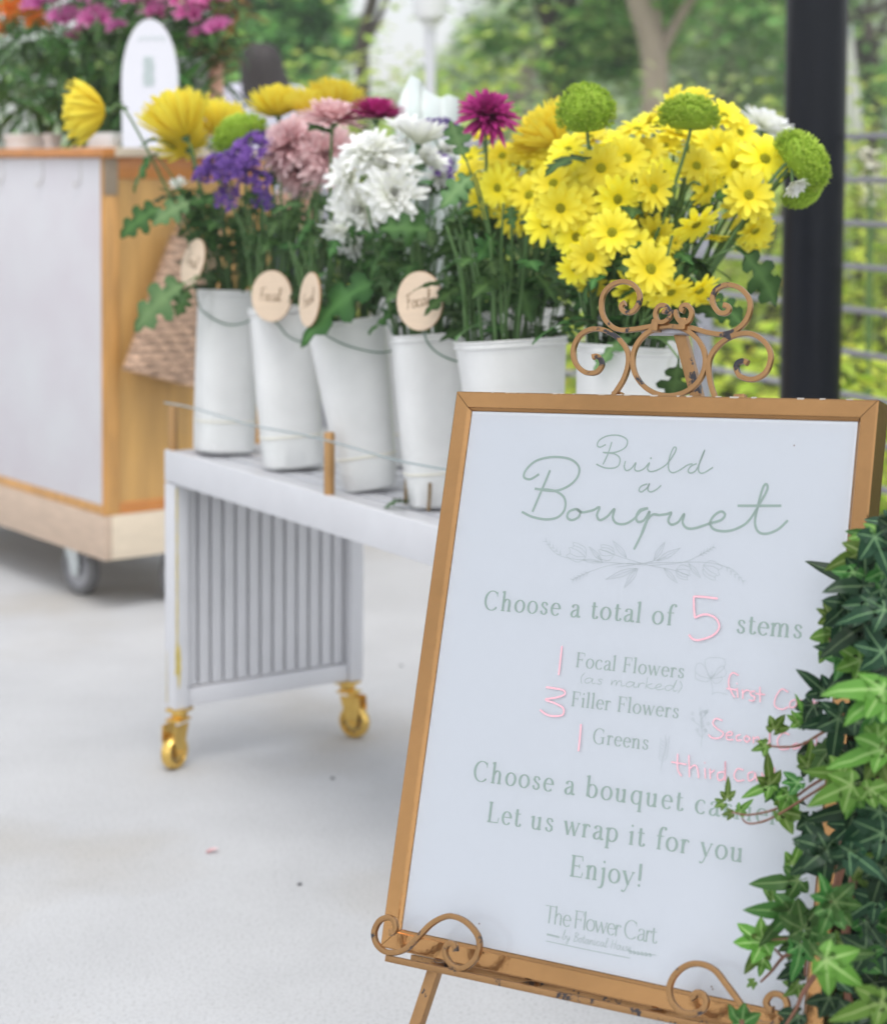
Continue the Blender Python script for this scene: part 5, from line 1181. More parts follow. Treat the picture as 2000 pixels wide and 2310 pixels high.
# ---- alstroemeria on the wooden cart
def cart_stem(label, group, name, key, px, py, sz, r, foot, seed, lv=5):
    random.seed(seed); k = on_cart(px, r); Y = k.y; p = ony(px, py, Y)
    f_ = foot + V(rnd(-.02, .02), rnd(-.02, .02), .01)
    o = thing(name, label, 'flower', f_, group)
    P = smooth_pts([f_, f_.lerp(p, .4)+Z*.05, p-Z*.02, p], 7); mb = MB(); mb.tube(P, .0032, 6, t0=0, t1=0); mb.build('stem', STEM, o)
    inst('flower_head', MS[key], o, Matrix.Translation(p) @ frame_to(V(rnd(-.3, .3), -.5, 1), rnd(0, 6)) @ Matrix.Scale(pxm(sz, Y), 4))
    for i in range(lv):
        q = random.choice(P[4:]); a_ = rnd(0, 6.28)
        inst('leaf', MS['lance%d' % (i % 2)], o, leaf_M(q, V(math.cos(a_)*.8, abs(math.sin(a_))*.6, rnd(-.2, .9)), rnd(.09, .16)))
LP = 'pink alstroemeria stem in the blurred bunch on the wooden cart'
for i, (px, py, sz, r) in enumerate([(105, 25, 110, .2), (150, 60, 95, .22), (190, 10, 120, .25), (220, 60, 95, .2), (245, -10, 110, .3), (310, 15, 90, .28), (345, -10, 110, .32), (350, 45, 80, .3), (410, 10, 100, .3), (440, 45, 95, .3), (480, 15, 105, .32), (495, 75, 75, .28), (430, -20, 100, .35), (135, -15, 110, .3), (270, 75, 64, .16), (180, 95, 70, .24), (455, 85, 60, .3)]):
    cart_stem(LP, 'pink alstroemeria on the wooden cart', 'alstroemeria_stem', 'alstro_pink', px, py, sz, r, on_cart(100+px*.55, .24), 300+i, 8)
for i, (px, py, sz, r) in enumerate([(20, 30, 110, .2), (62, 35, 90, .22), (5, 65, 90, .18), (85, 60, 60, .2), (30, -10, 100, .26)]):
    cart_stem('orange alstroemeria stem in the top left corner', 'orange alstroemeria on the wooden cart', 'alstroemeria_stem', 'alstro_orange', px, py, sz, r, c1, 330+i, 8)
def cart_green(label, px0, px1, seed, n, r0=.16, r1=.3, ytop=70):
    random.seed(seed); lf = MB(); p0 = on_cart((px0+px1)/2, (r0+r1)/2); o = tag(thing('leafy_bunch', label, 'greenery', p0), kind='stuff')
    for i in range(n):
        px = rnd(px0, px1); r = rnd(r0, r1); k = on_cart(px, r); p = ony(px, rnd(ytop, 325), k.y); a_ = rnd(0, 6.28)
        put_leaf(lf, LNMB[i % 2], leaf_M(p, V(math.cos(a_)*.7, abs(math.sin(a_))*.4, rnd(-.4, 1.1)), rnd(.10, .19)), rnd(0, 1))
    tag(lf.build('leaves', LEAFL, o, 'leaf'), kind='stuff')
cart_green('dark green lance leaves under the orange and pink alstroemeria', -70, 260, 341, 190)
cart_green('darker lance leaves behind the arched notice', 230, 470, 342, 170, .2, .36, 40)
RUSTF = attr_mat('rusty_filler', (.20, .16, .03), (.42, .16, .06), .7, .2, .3)
random.seed(350); lf = MB(); p0 = on_cart(520, .4); o = tag(thing('filler_bunch', 'feathery rust and olive filler sprigs at the right end of the wooden cart flowers', 'greenery', p0), kind='stuff')
for i in range(420):
    f = rnd(0, 1); px = 430+rnd(-40, 60)+150*f*rnd(.3, 1); py = 215-300*f+rnd(-30, 30); k = on_cart(px, rnd(.32, .5)); a_ = rnd(0, 6.28)
    put_leaf(lf, LNMB[i % 2], leaf_M(ony(px, py, k.y), V(math.cos(a_), math.sin(a_)*.5, rnd(-.1, .9)), rnd(.03, .07)), rnd(0, 1))
tag(lf.build('leaves', RUSTF, o, 'leaf'), kind='stuff')
# crumpled clear wrap behind the magenta mum
CELLO = mat('cloudy_wrap', (.66, .72, .70), .25, spec=.6)
random.seed(360); pw0 = ony(955, 300, b9['c1'].y+.25)
o = thing('paper_wrap', 'crumpled whitish wrap sticking up behind the magenta mum', 'wrap', V(pw0.x, pw0.y, T1))
mb = MB(); Yw = pw0.y; prof = [(905, 330), (893, 255), (905, 215), (930, 170), (948, 180), (965, 205), (990, 222), (1012, 212), (1032, 222), (1040, 262), (1030, 330)]
cols = []
for i, (px, py) in enumerate(prof):
    q = ony(px, py, Yw+rnd(-.03, .03)); cols.append([mb.add(V(q.x, q.y+rnd(-.02, .02), T1+.3) if k == 0 else V(q.x+rnd(-.004, .004), q.y+rnd(-.025, .025), T1+.3+(q.z-T1-.3)*k/4)) for k in range(5)])
for A, B in zip(cols, cols[1:]):
    for k in range(4): mb.face(A[k], B[k], B[k+1], A[k+1])
w_ = mb.build('sheet', CELLO, o, smooth='leaf'); so = w_.modifiers.new('thick', 'SOLIDIFY'); so.thickness = .0008
for j, (px, py) in enumerate(((960, 222), (1000, 240))):
    pass
# ------------------------------------------------------------------ ivy in the right foreground
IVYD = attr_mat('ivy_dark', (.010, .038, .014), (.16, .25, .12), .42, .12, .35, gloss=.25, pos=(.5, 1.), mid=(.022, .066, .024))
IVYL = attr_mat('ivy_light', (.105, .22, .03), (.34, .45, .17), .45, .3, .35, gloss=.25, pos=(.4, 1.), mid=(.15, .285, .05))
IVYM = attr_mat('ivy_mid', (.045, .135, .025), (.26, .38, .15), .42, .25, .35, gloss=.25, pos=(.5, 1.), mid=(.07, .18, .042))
VINE = mat('red_vine', (.20, .085, .05), .6, var=.25, vscale=60)
def ivy_leaf(seed, long_=1.):
    """five pointed lobes, base at the origin, tip along +X; t = 1 on the veins"""
    random.seed(seed); mb = MB(); lob = [(0, 1.0*long_), (R(52), .74), (R(-52), .74), (R(112), .46), (R(-112), .46)]
    lob = [(a*rnd(.88, 1.1)+rnd(-.10, .10), l*rnd(.78, 1.12)) for a, l in lob]
    order = sorted(lob, key=lambda q: q[0]); n = len(order)
    def zf(x, y):
        r = math.hypot(x, y); return -(.10+.22*((seed*37 % 10)/10))*r*r + .085*math.sin(3.2*x+seed)+.065*math.sin(5*y+seed*2)+.03*math.sin(11*x+7*y+seed)
    c = mb.add((0, 0, .0), 1.)
    notch = []
    for i in range(n+1):
        if i == 0: a = order[0][0]-R(38); l = .17
        elif i == n: a = order[-1][0]+R(38); l = .17
        else: a = (order[i-1][0]+order[i][0])/2; l = .50*min(order[i-1][1], order[i][1])/.74+.03
        notch.append((a, l))
    for i, (a, L) in enumerate(order):
        wv = .235 if L > .6 else .20
        da = V(math.cos(a), math.sin(a), 0); dn = V(-da.y, da.x, 0); fold = .35
        def pt(s, w, t_):
            q = da*L*s + dn*w; return mb.add((q.x, q.y, zf(q.x, q.y)+fold*abs(w)*.6), t_)
        ss = (.34, .54, .76, .91); ws = (1., .93, .62, .28)
        mid = [pt(s, 0, 1.) for s in ss]; tipv = pt(1, 0, .8)
        lf_ = [pt(s, wv*w, .0) for s, w in zip(ss, ws)]; rt = [pt(s, -wv*w, .0) for s, w in zip(ss, ws)]
        lq = [pt(s, wv*w*.25, .45) for s, w in zip(ss, ws)]; rq = [pt(s, -wv*w*.25, .45) for s, w in zip(ss, ws)]
        nl, nr = notch[i+1], notch[i]
        P = lambda q, t_=0.: mb.add((q[1]*math.cos(q[0]), q[1]*math.sin(q[0]), zf(q[1]*math.cos(q[0]), q[1]*math.sin(q[0]))+.03), t_)
        NL, NR = P(nl), P(nr)
        mb.face(c, mid[0], lq[0]); mb.face(c, lq[0], lf_[0], NL); mb.face(c, rq[0], mid[0]); mb.face(c, NR, rt[0], rq[0])
        for k in range(3):
            mb.face(mid[k], mid[k+1], lq[k+1], lq[k]); mb.face(lq[k], lq[k+1], lf_[k+1], lf_[k])
            mb.face(mid[k+1], mid[k], rq[k], rq[k+1]); mb.face(rq[k+1], rq[k], rt[k], rt[k+1])
        mb.face(mid[3], tipv, lq[3]); mb.face(lq[3], tipv, lf_[3]); mb.face(tipv, mid[3], rq[3]); mb.face(tipv, rq[3], rt[3])
    # petiole
    b = len(mb.v); mb.tube([(0, 0, -.002), (-.12, .01, -.03), (-.28, .0, -.10)], .013, 5, t0=.85, t1=.85)
    return mb
IV = [ivy_leaf(60+i, (1., 1.2, .95, 1.3, 1.1, 1.4, .9, 1.15)[i]) for i in range(8)]
for i in range(8):
    for nm, m in (('d', IVYD), ('l', IVYL), ('m', IVYM)): MS['ivy%s%d' % (nm, i)] = IV[i].mesh('leaf', m, 'leaf')
ivc = ony(2030, 1800, 1.62)
ivy = thing('ivy_plant', 'bushy green ivy hanging over the right edge of the sign in the foreground', 'ivy', V(ivc.x+.03, ivc.y+.05, 0))
def ivy_M(px, py, Y, ang, size, tilt=None, seedroll=0.):
    """leaf whose tip points at image angle ang (degrees, 0 right, 90 up), mostly facing the camera"""
    p = ony(px, py, Y); tx = V(math.cos(R(ang)), -rnd(.0, .35), math.sin(R(ang))).normalized()
    nrm = tilt or V(rnd(-.5, .35), -1, rnd(.15, .9))
    return leaf_M(p, tx, size, nrm)
random.seed(400)
n_ivy = 0
# leaves read off the photograph: column, row (photo px at the leaf base), length px, tip angle, kind, depth
MANUAL = [
 (1945, 1245, 70, 200, 'l', 1.66), (1985, 1215, 70, 160, 'l', 1.68), (1925, 1290, 60, 215, 'm', 1.65), (1990, 1290, 62, 250, 'm', 1.62),
 (1970, 1322, 90, 168, 'd', 1.64), (1950, 1300, 80, 95, 'd', 1.65), (1965, 1345, 70, 235, 'd', 1.63), (1910, 1362, 72, 215, 'd', 1.66), (1900, 1385, 85, 250, 'd', 1.66), (1995, 1375, 95, 200, 'd', 1.6), (1950, 1410, 90, 215, 'd', 1.62), (1990, 1470, 100, 160, 'd', 1.6),
 (1878, 1395, 55, 140, 'l', 1.67), (1880, 1430, 68, 235, 'l', 1.67), (1905, 1470, 85, 250, 'm', 1.65), (1940, 1490, 70, 200, 'l', 1.63), (1990, 1555, 118, 168, 'l', 1.53), (1995, 1560, 105, 205, 'l', 1.53), (1985, 1590, 80, 250, 'm', 1.55), (1858, 1560, 62, 135, 'd', 1.67), (1880, 1560, 70, 90, 'd', 1.67),
 (1895, 1615, 72, 205, 'd', 1.64), (1890, 1620, 90, 265, 'd', 1.63), (1930, 1630, 80, 15, 'd', 1.62), (1835, 1590, 60, 240, 'd', 1.68), (1800, 1630, 40, 140, 'l', 1.68), (1810, 1620, 38, 100, 'l', 1.68), (1745, 1645, 50, 55, 'l', 1.69), (1728, 1680, 34, 200, 'l', 1.69), (1990, 1690, 85, 185, 'l', 1.54), (1985, 1700, 90, 235, 'l', 1.54), (1980, 1665, 60, 95, 'l', 1.55),
 (1835, 1690, 66, 245, 'd', 1.68), (1870, 1690, 70, 230, 'm', 1.64), (1930, 1720, 80, 265, 'd', 1.6), (1735, 1770, 52, 95, 'l', 1.69), (1735, 1770, 46, 200, 'l', 1.69), (1745, 1780, 46, 280, 'm', 1.69), (1820, 1730, 50, 80, 'l', 1.67), (1800, 1765, 48, 180, 'm', 1.67), (1780, 1790, 55, 250, 'l', 1.67), (1760, 1830, 68, 350, 'l', 1.67), (1640, 1800, 32, 85, 'l', 1.72), (1630, 1812, 26, 190, 'l', 1.72), (1668, 1832, 30, 45, 'l', 1.71), (1650, 1835, 24, 180, 'l', 1.71),
 (1900, 1745, 72, 170, 'l', 1.6), (1920, 1770, 85, 195, 'l', 1.58), (1960, 1780, 70, 330, 'l', 1.58), (1930, 1790, 48, 250, 'l', 1.59), (1830, 1850, 70, 255, 'd', 1.66),
 (1862, 1915, 88, 170, 'd', 1.58), (1862, 1915, 92, 215, 'd', 1.58), (1865, 1918, 80, 280, 'd', 1.58), (1913, 1920, 95, 330, 'd', 1.56), (1915, 1918, 70, 250, 'd', 1.56), (1985, 1830, 110, 225, 'd', 1.58), (1930, 1820, 80, 190, 'd', 1.6), (1990, 1880, 85, 200, 'd', 1.57),
 (1800, 1985, 78, 190, 'm', 1.64), (1785, 1950, 50, 60, 'l', 1.65), (1745, 2030, 45, 95, 'l', 1.66), (1782, 2055, 98, 172, 'm', 1.62), (1780, 2055, 70, 240, 'm', 1.62), (1718, 2125, 80, 165, 'l', 1.63), (1718, 2125, 62, 245, 'l', 1.63), (1720, 2120, 60, 60, 'l', 1.63), (1810, 2095, 85, 95, 'm', 1.6), (1815, 2100, 68, 345, 'm', 1.6), (1805, 2130, 62, 255, 'm', 1.6), (1880, 2035, 80, 355, 'm', 1.56), (1875, 2045, 70, 250, 'm', 1.56), (1870, 2030, 58, 110, 'm', 1.56), (1720, 2165, 36, 255, 'l', 1.66), (1700, 2215, 22, 200, 'l', 1.68),
 (1790, 2130, 50, 200, 'm', 1.63), (1790, 2180, 60, 270, 'd', 1.63), (1800, 2220, 48, 230, 'l', 1.63), (1850, 2160, 88, 10, 'm', 1.55), (1860, 2165, 110, 335, 'l', 1.5), (1870, 2250, 70, 250, 'd', 1.57), (1990, 2260, 80, 200, 'l', 1.48), (1985, 2270, 85, 260, 'm', 1.48), (1672, 2310, 66, 93, 'm', 1.60), (1880, 2205, 64, 20, 'd', 1.57), (1800, 2290, 60, 210, 'd', 1.6), (1920, 2290, 90, 240, 'd', 1.55), (1950, 2140, 80, 200, 'd', 1.58), (1975, 2030, 75, 210, 'd', 1.6), (1990, 1960, 90, 250, 'd', 1.6)]
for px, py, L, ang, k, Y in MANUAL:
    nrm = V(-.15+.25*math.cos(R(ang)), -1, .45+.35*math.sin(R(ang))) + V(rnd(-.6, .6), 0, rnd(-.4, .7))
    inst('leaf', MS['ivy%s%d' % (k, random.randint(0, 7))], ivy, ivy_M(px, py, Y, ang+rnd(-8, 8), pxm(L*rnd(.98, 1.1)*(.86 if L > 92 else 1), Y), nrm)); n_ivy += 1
def edge_x(py):
    E_ = [(1150, 2030), (1195, 2000), (1230, 1955), (1290, 1935), (1350, 1915), (1450, 1900), (1560, 1905), (1650, 1905), (1720, 1890), (1800, 1885), (1870, 1880), (1950, 1880), (2030, 1865), (2100, 1870), (2180, 1860), (2300, 1880), (2420, 1900)]
    for (a, xa), (b, xb) in zip(E_, E_[1:]):
        if a <= py <= b: return xa+(xb-xa)*(py-a)/(b-a)
    return 1880
mb = MB(); mb2 = MB(); mb3 = MB()
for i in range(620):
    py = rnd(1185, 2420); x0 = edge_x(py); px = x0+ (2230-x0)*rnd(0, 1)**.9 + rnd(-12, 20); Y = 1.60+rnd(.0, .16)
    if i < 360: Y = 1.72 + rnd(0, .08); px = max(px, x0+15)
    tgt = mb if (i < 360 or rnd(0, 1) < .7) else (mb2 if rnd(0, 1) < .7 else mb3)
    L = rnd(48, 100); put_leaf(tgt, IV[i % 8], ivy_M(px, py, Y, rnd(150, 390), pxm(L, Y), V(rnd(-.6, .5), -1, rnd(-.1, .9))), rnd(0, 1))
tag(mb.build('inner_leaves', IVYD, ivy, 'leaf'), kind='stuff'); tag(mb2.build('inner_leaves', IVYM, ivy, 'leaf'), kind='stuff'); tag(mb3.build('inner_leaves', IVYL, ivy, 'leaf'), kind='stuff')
mb = MB()
def vine(pts, w=.0016):
    mb.tube(smooth_pts([ony(a, b, y) for a, b, y in pts], 6), lambda s: w*(1.1-.6*s), 6, t0=0, t1=0)
vine([(1960, 1620, 1.66), (1870, 1645, 1.67), (1805, 1680, 1.68), (1745, 1684, 1.69), (1705, 1672, 1.70)])
vine([(1960, 1700, 1.66), (1840, 1765, 1.67), (1760, 1820, 1.68), (1690, 1838, 1.69), (1650, 1832, 1.7)], .0014)
vine([(1940, 1720, 1.66), (1830, 1790, 1.66), (1740, 1845, 1.67), (1690, 1858, 1.68), (1672, 1845, 1.68)], .0013)
vine([(1900, 1900, 1.62), (1880, 2010, 1.6), (1840, 2070, 1.61), (1822, 2120, 1.61), (1815, 2200, 1.62)], .0026)
vine([(1830, 2120, 1.61), (1800, 2140, 1.62), (1765, 2160, 1.63), (1740, 2190, 1.65), (1715, 2215, 1.66)], .002)
vine([(1765, 2160, 1.63), (1745, 2140, 1.63), (1725, 2125, 1.63)], .0013)
vine([(1810, 2130, 1.62), (1780, 2118, 1.62), (1725, 2122, 1.63)], .0013)
vine([(1900, 1960, 1.62), (1880, 2040, 1.6), (1868, 2080, 1.6)], .0018)
vine([(1850, 2180, 1.6), (1810, 2240, 1.6), (1795, 2275, 1.6), (1760, 2330, 1.6)], .0022)
vine([(1870, 1440, 1.67), (1885, 1470, 1.66), (1905, 1490, 1.66), (1960, 1540, 1.66)], .0016)
vine([(1672, 2300, 1.6), (1690, 2420, 1.6), (1800, 2520, 1.65)], .002)
for k in range(7):
    q = V(ivc.x+rnd(-.02, .08), ivc.y+rnd(.0, .06), 0); P = [q+V(rnd(-.02, .02), rnd(-.02, .02), z) for z in (0, .2, .4, .58, .72)]
    mb.tube(smooth_pts(P, 5), .004, 6, t0=0, t1=0)
mb.build('vines', VINE, ivy)

# ------------------------------------------------------------------ black steel post and cable railing
pc0 = ony(1833, 500, 5.0)
post = thing('steel_post', 'thick glossy black steel post rising behind the yellow flowers', 'post', V(pc0.x, pc0.y, 0))
rp = pxm(137, 5.0)/2
mb = MB(); mb.lathe([(rp, .012), (rp, 3.2)], V(pc0.x, pc0.y, 0), n=40); mb.build('shaft', BLACKP, post)
mb = MB(); mb.box(V(pc0.x, pc0.y, .006), (.26, .26, .012), None, .002)
for sx in (-1, 1):
    for sy in (-1, 1): mb.lathe([(.014, .012), (.014, .024), (0, .025)], V(pc0.x+.1*sx, pc0.y+.1*sy, 0), n=6)
mb.build('base_plate', BLACKP, post)
RD = V(-.368, .93, 0).normalized(); R0 = ony(1900, 594, 5.22); R0 = V(R0.x, R0.y, 0)
rail_o = thing('railing', 'grey metal railing of many thin horizontal bars behind the flowers and post', 'railing', R0)
RAILM = mat('grey_rail_paint', (.37, .37, .41), .5, .15)
zr = [1.338-.1145*i for i in range(12)]
for z_ in zr:
    if z_ < .06: continue
    mb = MB(); mb.bar(R0-RD*1.1+Z*z_, R0+RD*7.0+Z*z_, .012, .016, bev=.002); mb.build('bar', RAILM, rail_o)
for t_ in (-.9, .82+.0, 2.6, 4.4, 6.2):
    q = R0+RD*t_
    if t_ == .82:
        d_ = ray(1582, 760); det = d_.x*(-RD.y)-(-RD.x)*d_.y; s_ = (R0.x*(-RD.y)-(-RD.x)*R0.y)/det; q = V(d_.x*s_, d_.y*s_, 0)
    mb = MB(); mb.box(q+Z*.70, (.045, .05, 1.40), Matrix((RD, V(-RD.y, RD.x, 0), Z)).transposed(), .004); mb.build('post', RAILM, rail_o)

# ------------------------------------------------------------------ vegetation beyond the railing
def leaf_cloud(mb, n, fn, size, seed, flat=.5):
    """n small leaf-shaped faces placed by fn()"""
    random.seed(seed)
    for i in range(n):
        p = fn(); s_ = size*rnd(.6, 1.35); a_ = rnd(0, 6.28); d = V(math.cos(a_), math.sin(a_), rnd(-.6, .6)); nrm = V(rnd(-.8, .8), rnd(-.8, .8), 1)
        x = d.normalized(); z = (nrm-x*nrm.dot(x)).normalized(); y = z.cross(x); mb.rv = rnd(0, 1); t_ = rnd(0, 1)
        ids = [mb.add(p+x*s_*a+y*s_*b+z*s_*c, t_) for a, b, c in ((-.5, 0, 0), (-.1, -.26, .05), (.5, 0, -.06), (-.1, .26, .05))]
        mb.face(*ids)
    mb.rv = 0
MEA = attr_mat('meadow_leaves', (0.253, 0.416, 0.030), (0.743, 0.800, 0.105), .6, .4, .2)
MEAY = attr_mat('meadow_flowers', (.55, .42, .03), (.75, .60, .08), .6, .3, .15)
MEAW = attr_mat('white_umbels', (.70, .66, .52), (.80, .78, .68), .6, .3, .05)
def railx(y): return R0.x + RD.x/RD.y*(y-R0.y)
mb = MB(); my = MB()
def mead():
    y = 5.6+10*rnd(0, 1)**1.4; x = railx(y)+.35+rnd(-.0, 1)*(1.2+.42*y); top = .55+.075*(y-5.5)+.25*math.sin(x*2.3+y)
    return V(x, y, -.3+(top+.3)*rnd(0, 1)**.7)
leaf_cloud(mb, 15000, mead, .085, 501)
m_o = tag(mb.build('meadow_plants', MEA, smooth='leaf'), 'dense yellow-green weeds growing right up behind the railing', 'weeds', kind='stuff')
def meadf():
    p = mead(); p.z += .15; return p
leaf_cloud(my, 900, meadf, .05, 502)
tag(my.build('meadow_flowers', MEAY, smooth='leaf'), 'specks of yellow flowers among the weeds behind the railing', 'wildflowers', kind='stuff')
# white flower heads seen just right of the post
for i, (px, py) in enumerate(((1962, 370), (1968, 430), (1800, 470))):
    p = ony(px, py, 6.4+.3*i); o = thing('white_wildflower', ('upper', 'lower', 'half hidden')[i]+' white wildflower head '+('just right of the black post', 'below the other one right of the black post', 'behind the black post')[i], 'wildflower', V(p.x, p.y, -.35))
    mb = MB(); mb.tube([V(p.x, p.y, -.35), p], .005, 5, t0=0, t1=0); mb.build('stem', STEM, o)
    mb = MB(); leaf_cloud(mb, 60, lambda: p+V(rnd(-.035, .035), rnd(-.035, .035), rnd(-.05, .05)), .03, 510+i); mb.build('flower_head', MEAW, o, 'leaf')
# ---- shrubs
SHY = attr_mat('shrub_yellow_green', (.32, .48, .07), (.66, .72, .20), .6, .5, .2)
SHG = attr_mat('shrub_green', (0.221, 0.564, 0.085), (0.637, 0.800, 0.221), .6, .5, .2)
SHP = attr_mat('shrub_pale', (0.386, 0.505, 0.164), (0.743, 0.800, 0.356), .6, .5, .2)
TRD = attr_mat('tree_dark', (0.091, 0.262, 0.078), (0.342, 0.657, 0.184), .6, .5, .2)
TRG = attr_mat('tree_green', (.19, .50, .12), (.60, .76, .28), .6, .5, .2)  # extra blue in the green: distance haze mixed into the leaf colour
TRP = attr_mat('tree_pale', (.33, .48, .22), (.66, .78, .46), .6, .5, .2)  # lightened leaf colour with distance haze painted in
BARKG = mat('pale_bark', (.42, .33, .27), .9, var=.3, vscale=6, bump=.5, bscale=14, stretch=(1, 1, .25)); BARKD = mat('dark_bark', (.09, .07, .055), .9, var=.3, vscale=6, bump=.5, bscale=14, stretch=(1, 1, .25))
def shrub(label, px, Y, w, h, m, seed, n=900, size=.10, group=None):
    p = ony(px, 300, Y); z0 = terrain_h(p.x, p.y); o = thing('shrub', label, 'shrub', V(p.x, p.y, z0), group)
    random.seed(seed); st = MB()
    cl = [V(p.x+rnd(-w, w)*.6, p.y+rnd(-w, w)*.6, z0+h*rnd(.25, .95)) for k in range(9)]
    for c in cl: st.tube(smooth_pts([V(p.x, p.y, z0), V(p.x, p.y, z0).lerp(c, .5)+V(rnd(-.1, .1), 0, .1), c], 4), .016, 5, t0=0, t1=0)
    st.build('stems', BARKD, o)
    lf = MB(); leaf_cloud(lf, n, lambda: (lambda c: c+V(random.gauss(0, w*.30), random.gauss(0, w*.30), random.gauss(0, h*.15)))(random.choice(cl)), size, seed)
    for i, v in enumerate(lf.v):
        if v[2] < z0: lf.v[i] = (v[0], v[1], z0+.02)
    lf.build('foliage', m, o, 'leaf'); return o
shrub('bright yellow-green bush left of the lamp post behind the flowers', 850, 11.5, .55, 2.25, SHY, 601, 1500)
shrub('yellow-green bush to the right of the lamp post', 1060, 12.5, .7, 2.2, SHY, 602, 1500)
shrub('mid green bush behind the magenta mum', 960, 14, 1.0, 1.9, SHG, 603, 1400)
shrub('pale olive bush behind the round green button mums', 1250, 11, .7, 1.75, SHP, 604, 1400)
shrub('green bush at the foot of the pale forked tree', 1430, 14.5, 1.0, 1.9, SHG, 605, 1500)
shrub('golden weedy bush between the forked tree and the black post', 1690, 9.5, .5, 1.75, SHY, 606, 1500, .08)
shrub('pale olive bush left of the black post, taller than the golden one', 1610, 13, .9, 2.1, SHP, 607, 1500)
shrub('yellow-green bush right of the black post', 1960, 9.5, .5, 1.75, SHY, 608, 1500, .08)
shrub('dark green bush beside the person with dark hair', 690, 13.5, .9, 2.1, TRD, 609, 1500)
shrub('green bush at the left behind the cart flowers', 420, 14, 1.3, 2.3, SHG, 610, 1500)
# ---- trees
def tree(label, px, Y, H_, crown_r, crown_z, m, bark, seed, trunk=None, n=4200, size=.16, rad=.14, clumps=26, zsq=.75):
    p = ony(px, 300, Y); z0 = terrain_h(p.x, p.y); o = thing('tree', label, 'tree', V(p.x, p.y, z0)); random.seed(seed)
    tb = MB()
    cc = V(p.x, p.y, crown_z); cl = []
    for k in range(clumps):
        a_ = rnd(0, 6.28); u_ = rnd(-.95, 1); q = math.sqrt(max(0, 1-u_*u_))*rnd(.45, 1.)
        cl.append((cc+V(math.cos(a_)*q*crown_r, math.sin(a_)*q*crown_r, u_*crown_r*zsq), crown_r*rnd(.16, .32)))
    if trunk:
        for pts, r0, r1 in trunk:
            P = smooth_pts([ony(a, b, Y+dy) if b is not None else V(ony(a, 300, Y).x, p.y, z0) for a, b, dy in pts], 6); tb.tube(P, lambda s: r0+(r1-r0)*s, 10, t0=0, t1=0); tipP = P[-1]
            for c, _r in random.sample(cl, min(4, len(cl))): tb.tube(smooth_pts([tipP, tipP.lerp(c, .5)+Z*.2, c], 4), lambda s: r1*(.8-.6*s), 6, t0=0, t1=0)
    else:
        tp = V(p.x+rnd(-.2, .2), p.y, crown_z-crown_r*.3); tb.tube(smooth_pts([V(p.x, p.y, z0), V(p.x+rnd(-.1, .1), p.y, z0+H_*.3), tp], 6), lambda s: rad*(1.15-.5*s), 10, t0=0, t1=0)
        for c, _r in cl[:12]: tb.tube(smooth_pts([tp-Z*rnd(0, .8), tp.lerp(c, .5)+Z*.25, c], 4), lambda s: rad*.4*(1-.75*s), 6, t0=0, t1=0)
    tb.build('trunk', bark, o)
    lf = MB()
    def fn():
        c, r_ = random.choice(cl); return c+V(random.gauss(0, r_*.6), random.gauss(0, r_*.6), random.gauss(0, r_*.5))
    leaf_cloud(lf, n, fn, size, seed); lf.build('crown', m, o, 'leaf'); return o
tree('pale barked forked tree in the middle distance right of centre', 1475, 15, 7, 1.35, 3.7, TRG, BARKG, 701,
     [([(1478, None, 0), (1476, 230, 0), (1470, 110, 0), (1440, 0, 0), (1425, -90, 0)], .115, .09), ([(1474, 190, .05), (1478, 90, .05), (1470, 0, .05), (1480, -110, .1)], .075, .06), ([(1490, 120, 0), (1520, 60, 0), (1560, -5, 0), (1600, -80, 0)], .05, .035)], n=3600, size=.17)
tree('leafy green tree hanging low just left of the pale forked tree', 1275, 17, 7, 1.05, 2.75, TRG, BARKD, 702, n=4200, size=.17)
tree('dark slim-trunked tree in front of the bright gap of sky', 760, 16, 7, 1.7, 4.6, TRD, BARKD, 703, [([(812, None, 0), (818, 220, 0), (815, 100, 0), (840, 0, 0), (850, -80, 0)], .065, .045), ([(816, 120, 0), (855, 40, 0), (890, -60, 0)], .035, .02)], n=2600, size=.16)
tree('dense dark tree behind the person with dark hair', 480, 19, 8, 1.25, 2.6, TRD, BARKD, 704, n=5200, size=.18)
tree('dark green tree in the top left behind the cart flowers', 230, 22, 9, 2.3, 3.8, TRD, BARKD, 705, n=4500, size=.2)
tree('broad green tree filling the background right of the forked tree', 1640, 26, 9, 3.0, 4.3, TRP, BARKG, 706, n=4500, size=.24)
tree('green tree beyond the black post at the right edge', 1960, 24, 9, 2.7, 3.9, TRG, BARKD, 707, n=4500, size=.22)
tree('pale green tree on the slope right of the sky gap', 1175, 34, 8, 1.6, 2.9, TRP, BARKG, 708, n=3800, size=.26)
tree('green tree between the sky gap and the dark tree', 610, 30, 10, 1.35, 3.3, TRG, BARKD, 709, n=3600, size=.24)
# wooded slope far behind: one mass
mb = MB()
def wood():
    y = 58+70*rnd(0, 1); x = (rnd(-14, 30))*y/70; return V(x, y, terrain_h(x, y)+rnd(.0, 2.2)*abs(math.sin(x*.9+y*.35)*math.cos(y*.5-x*.3))**.5)
leaf_cloud(mb, 16000, wood, .75, 720)
tag(mb.build('wooded_slope', TRP, smooth='leaf'), 'far wooded slope closing the view on the right', 'woodland', kind='stuff')

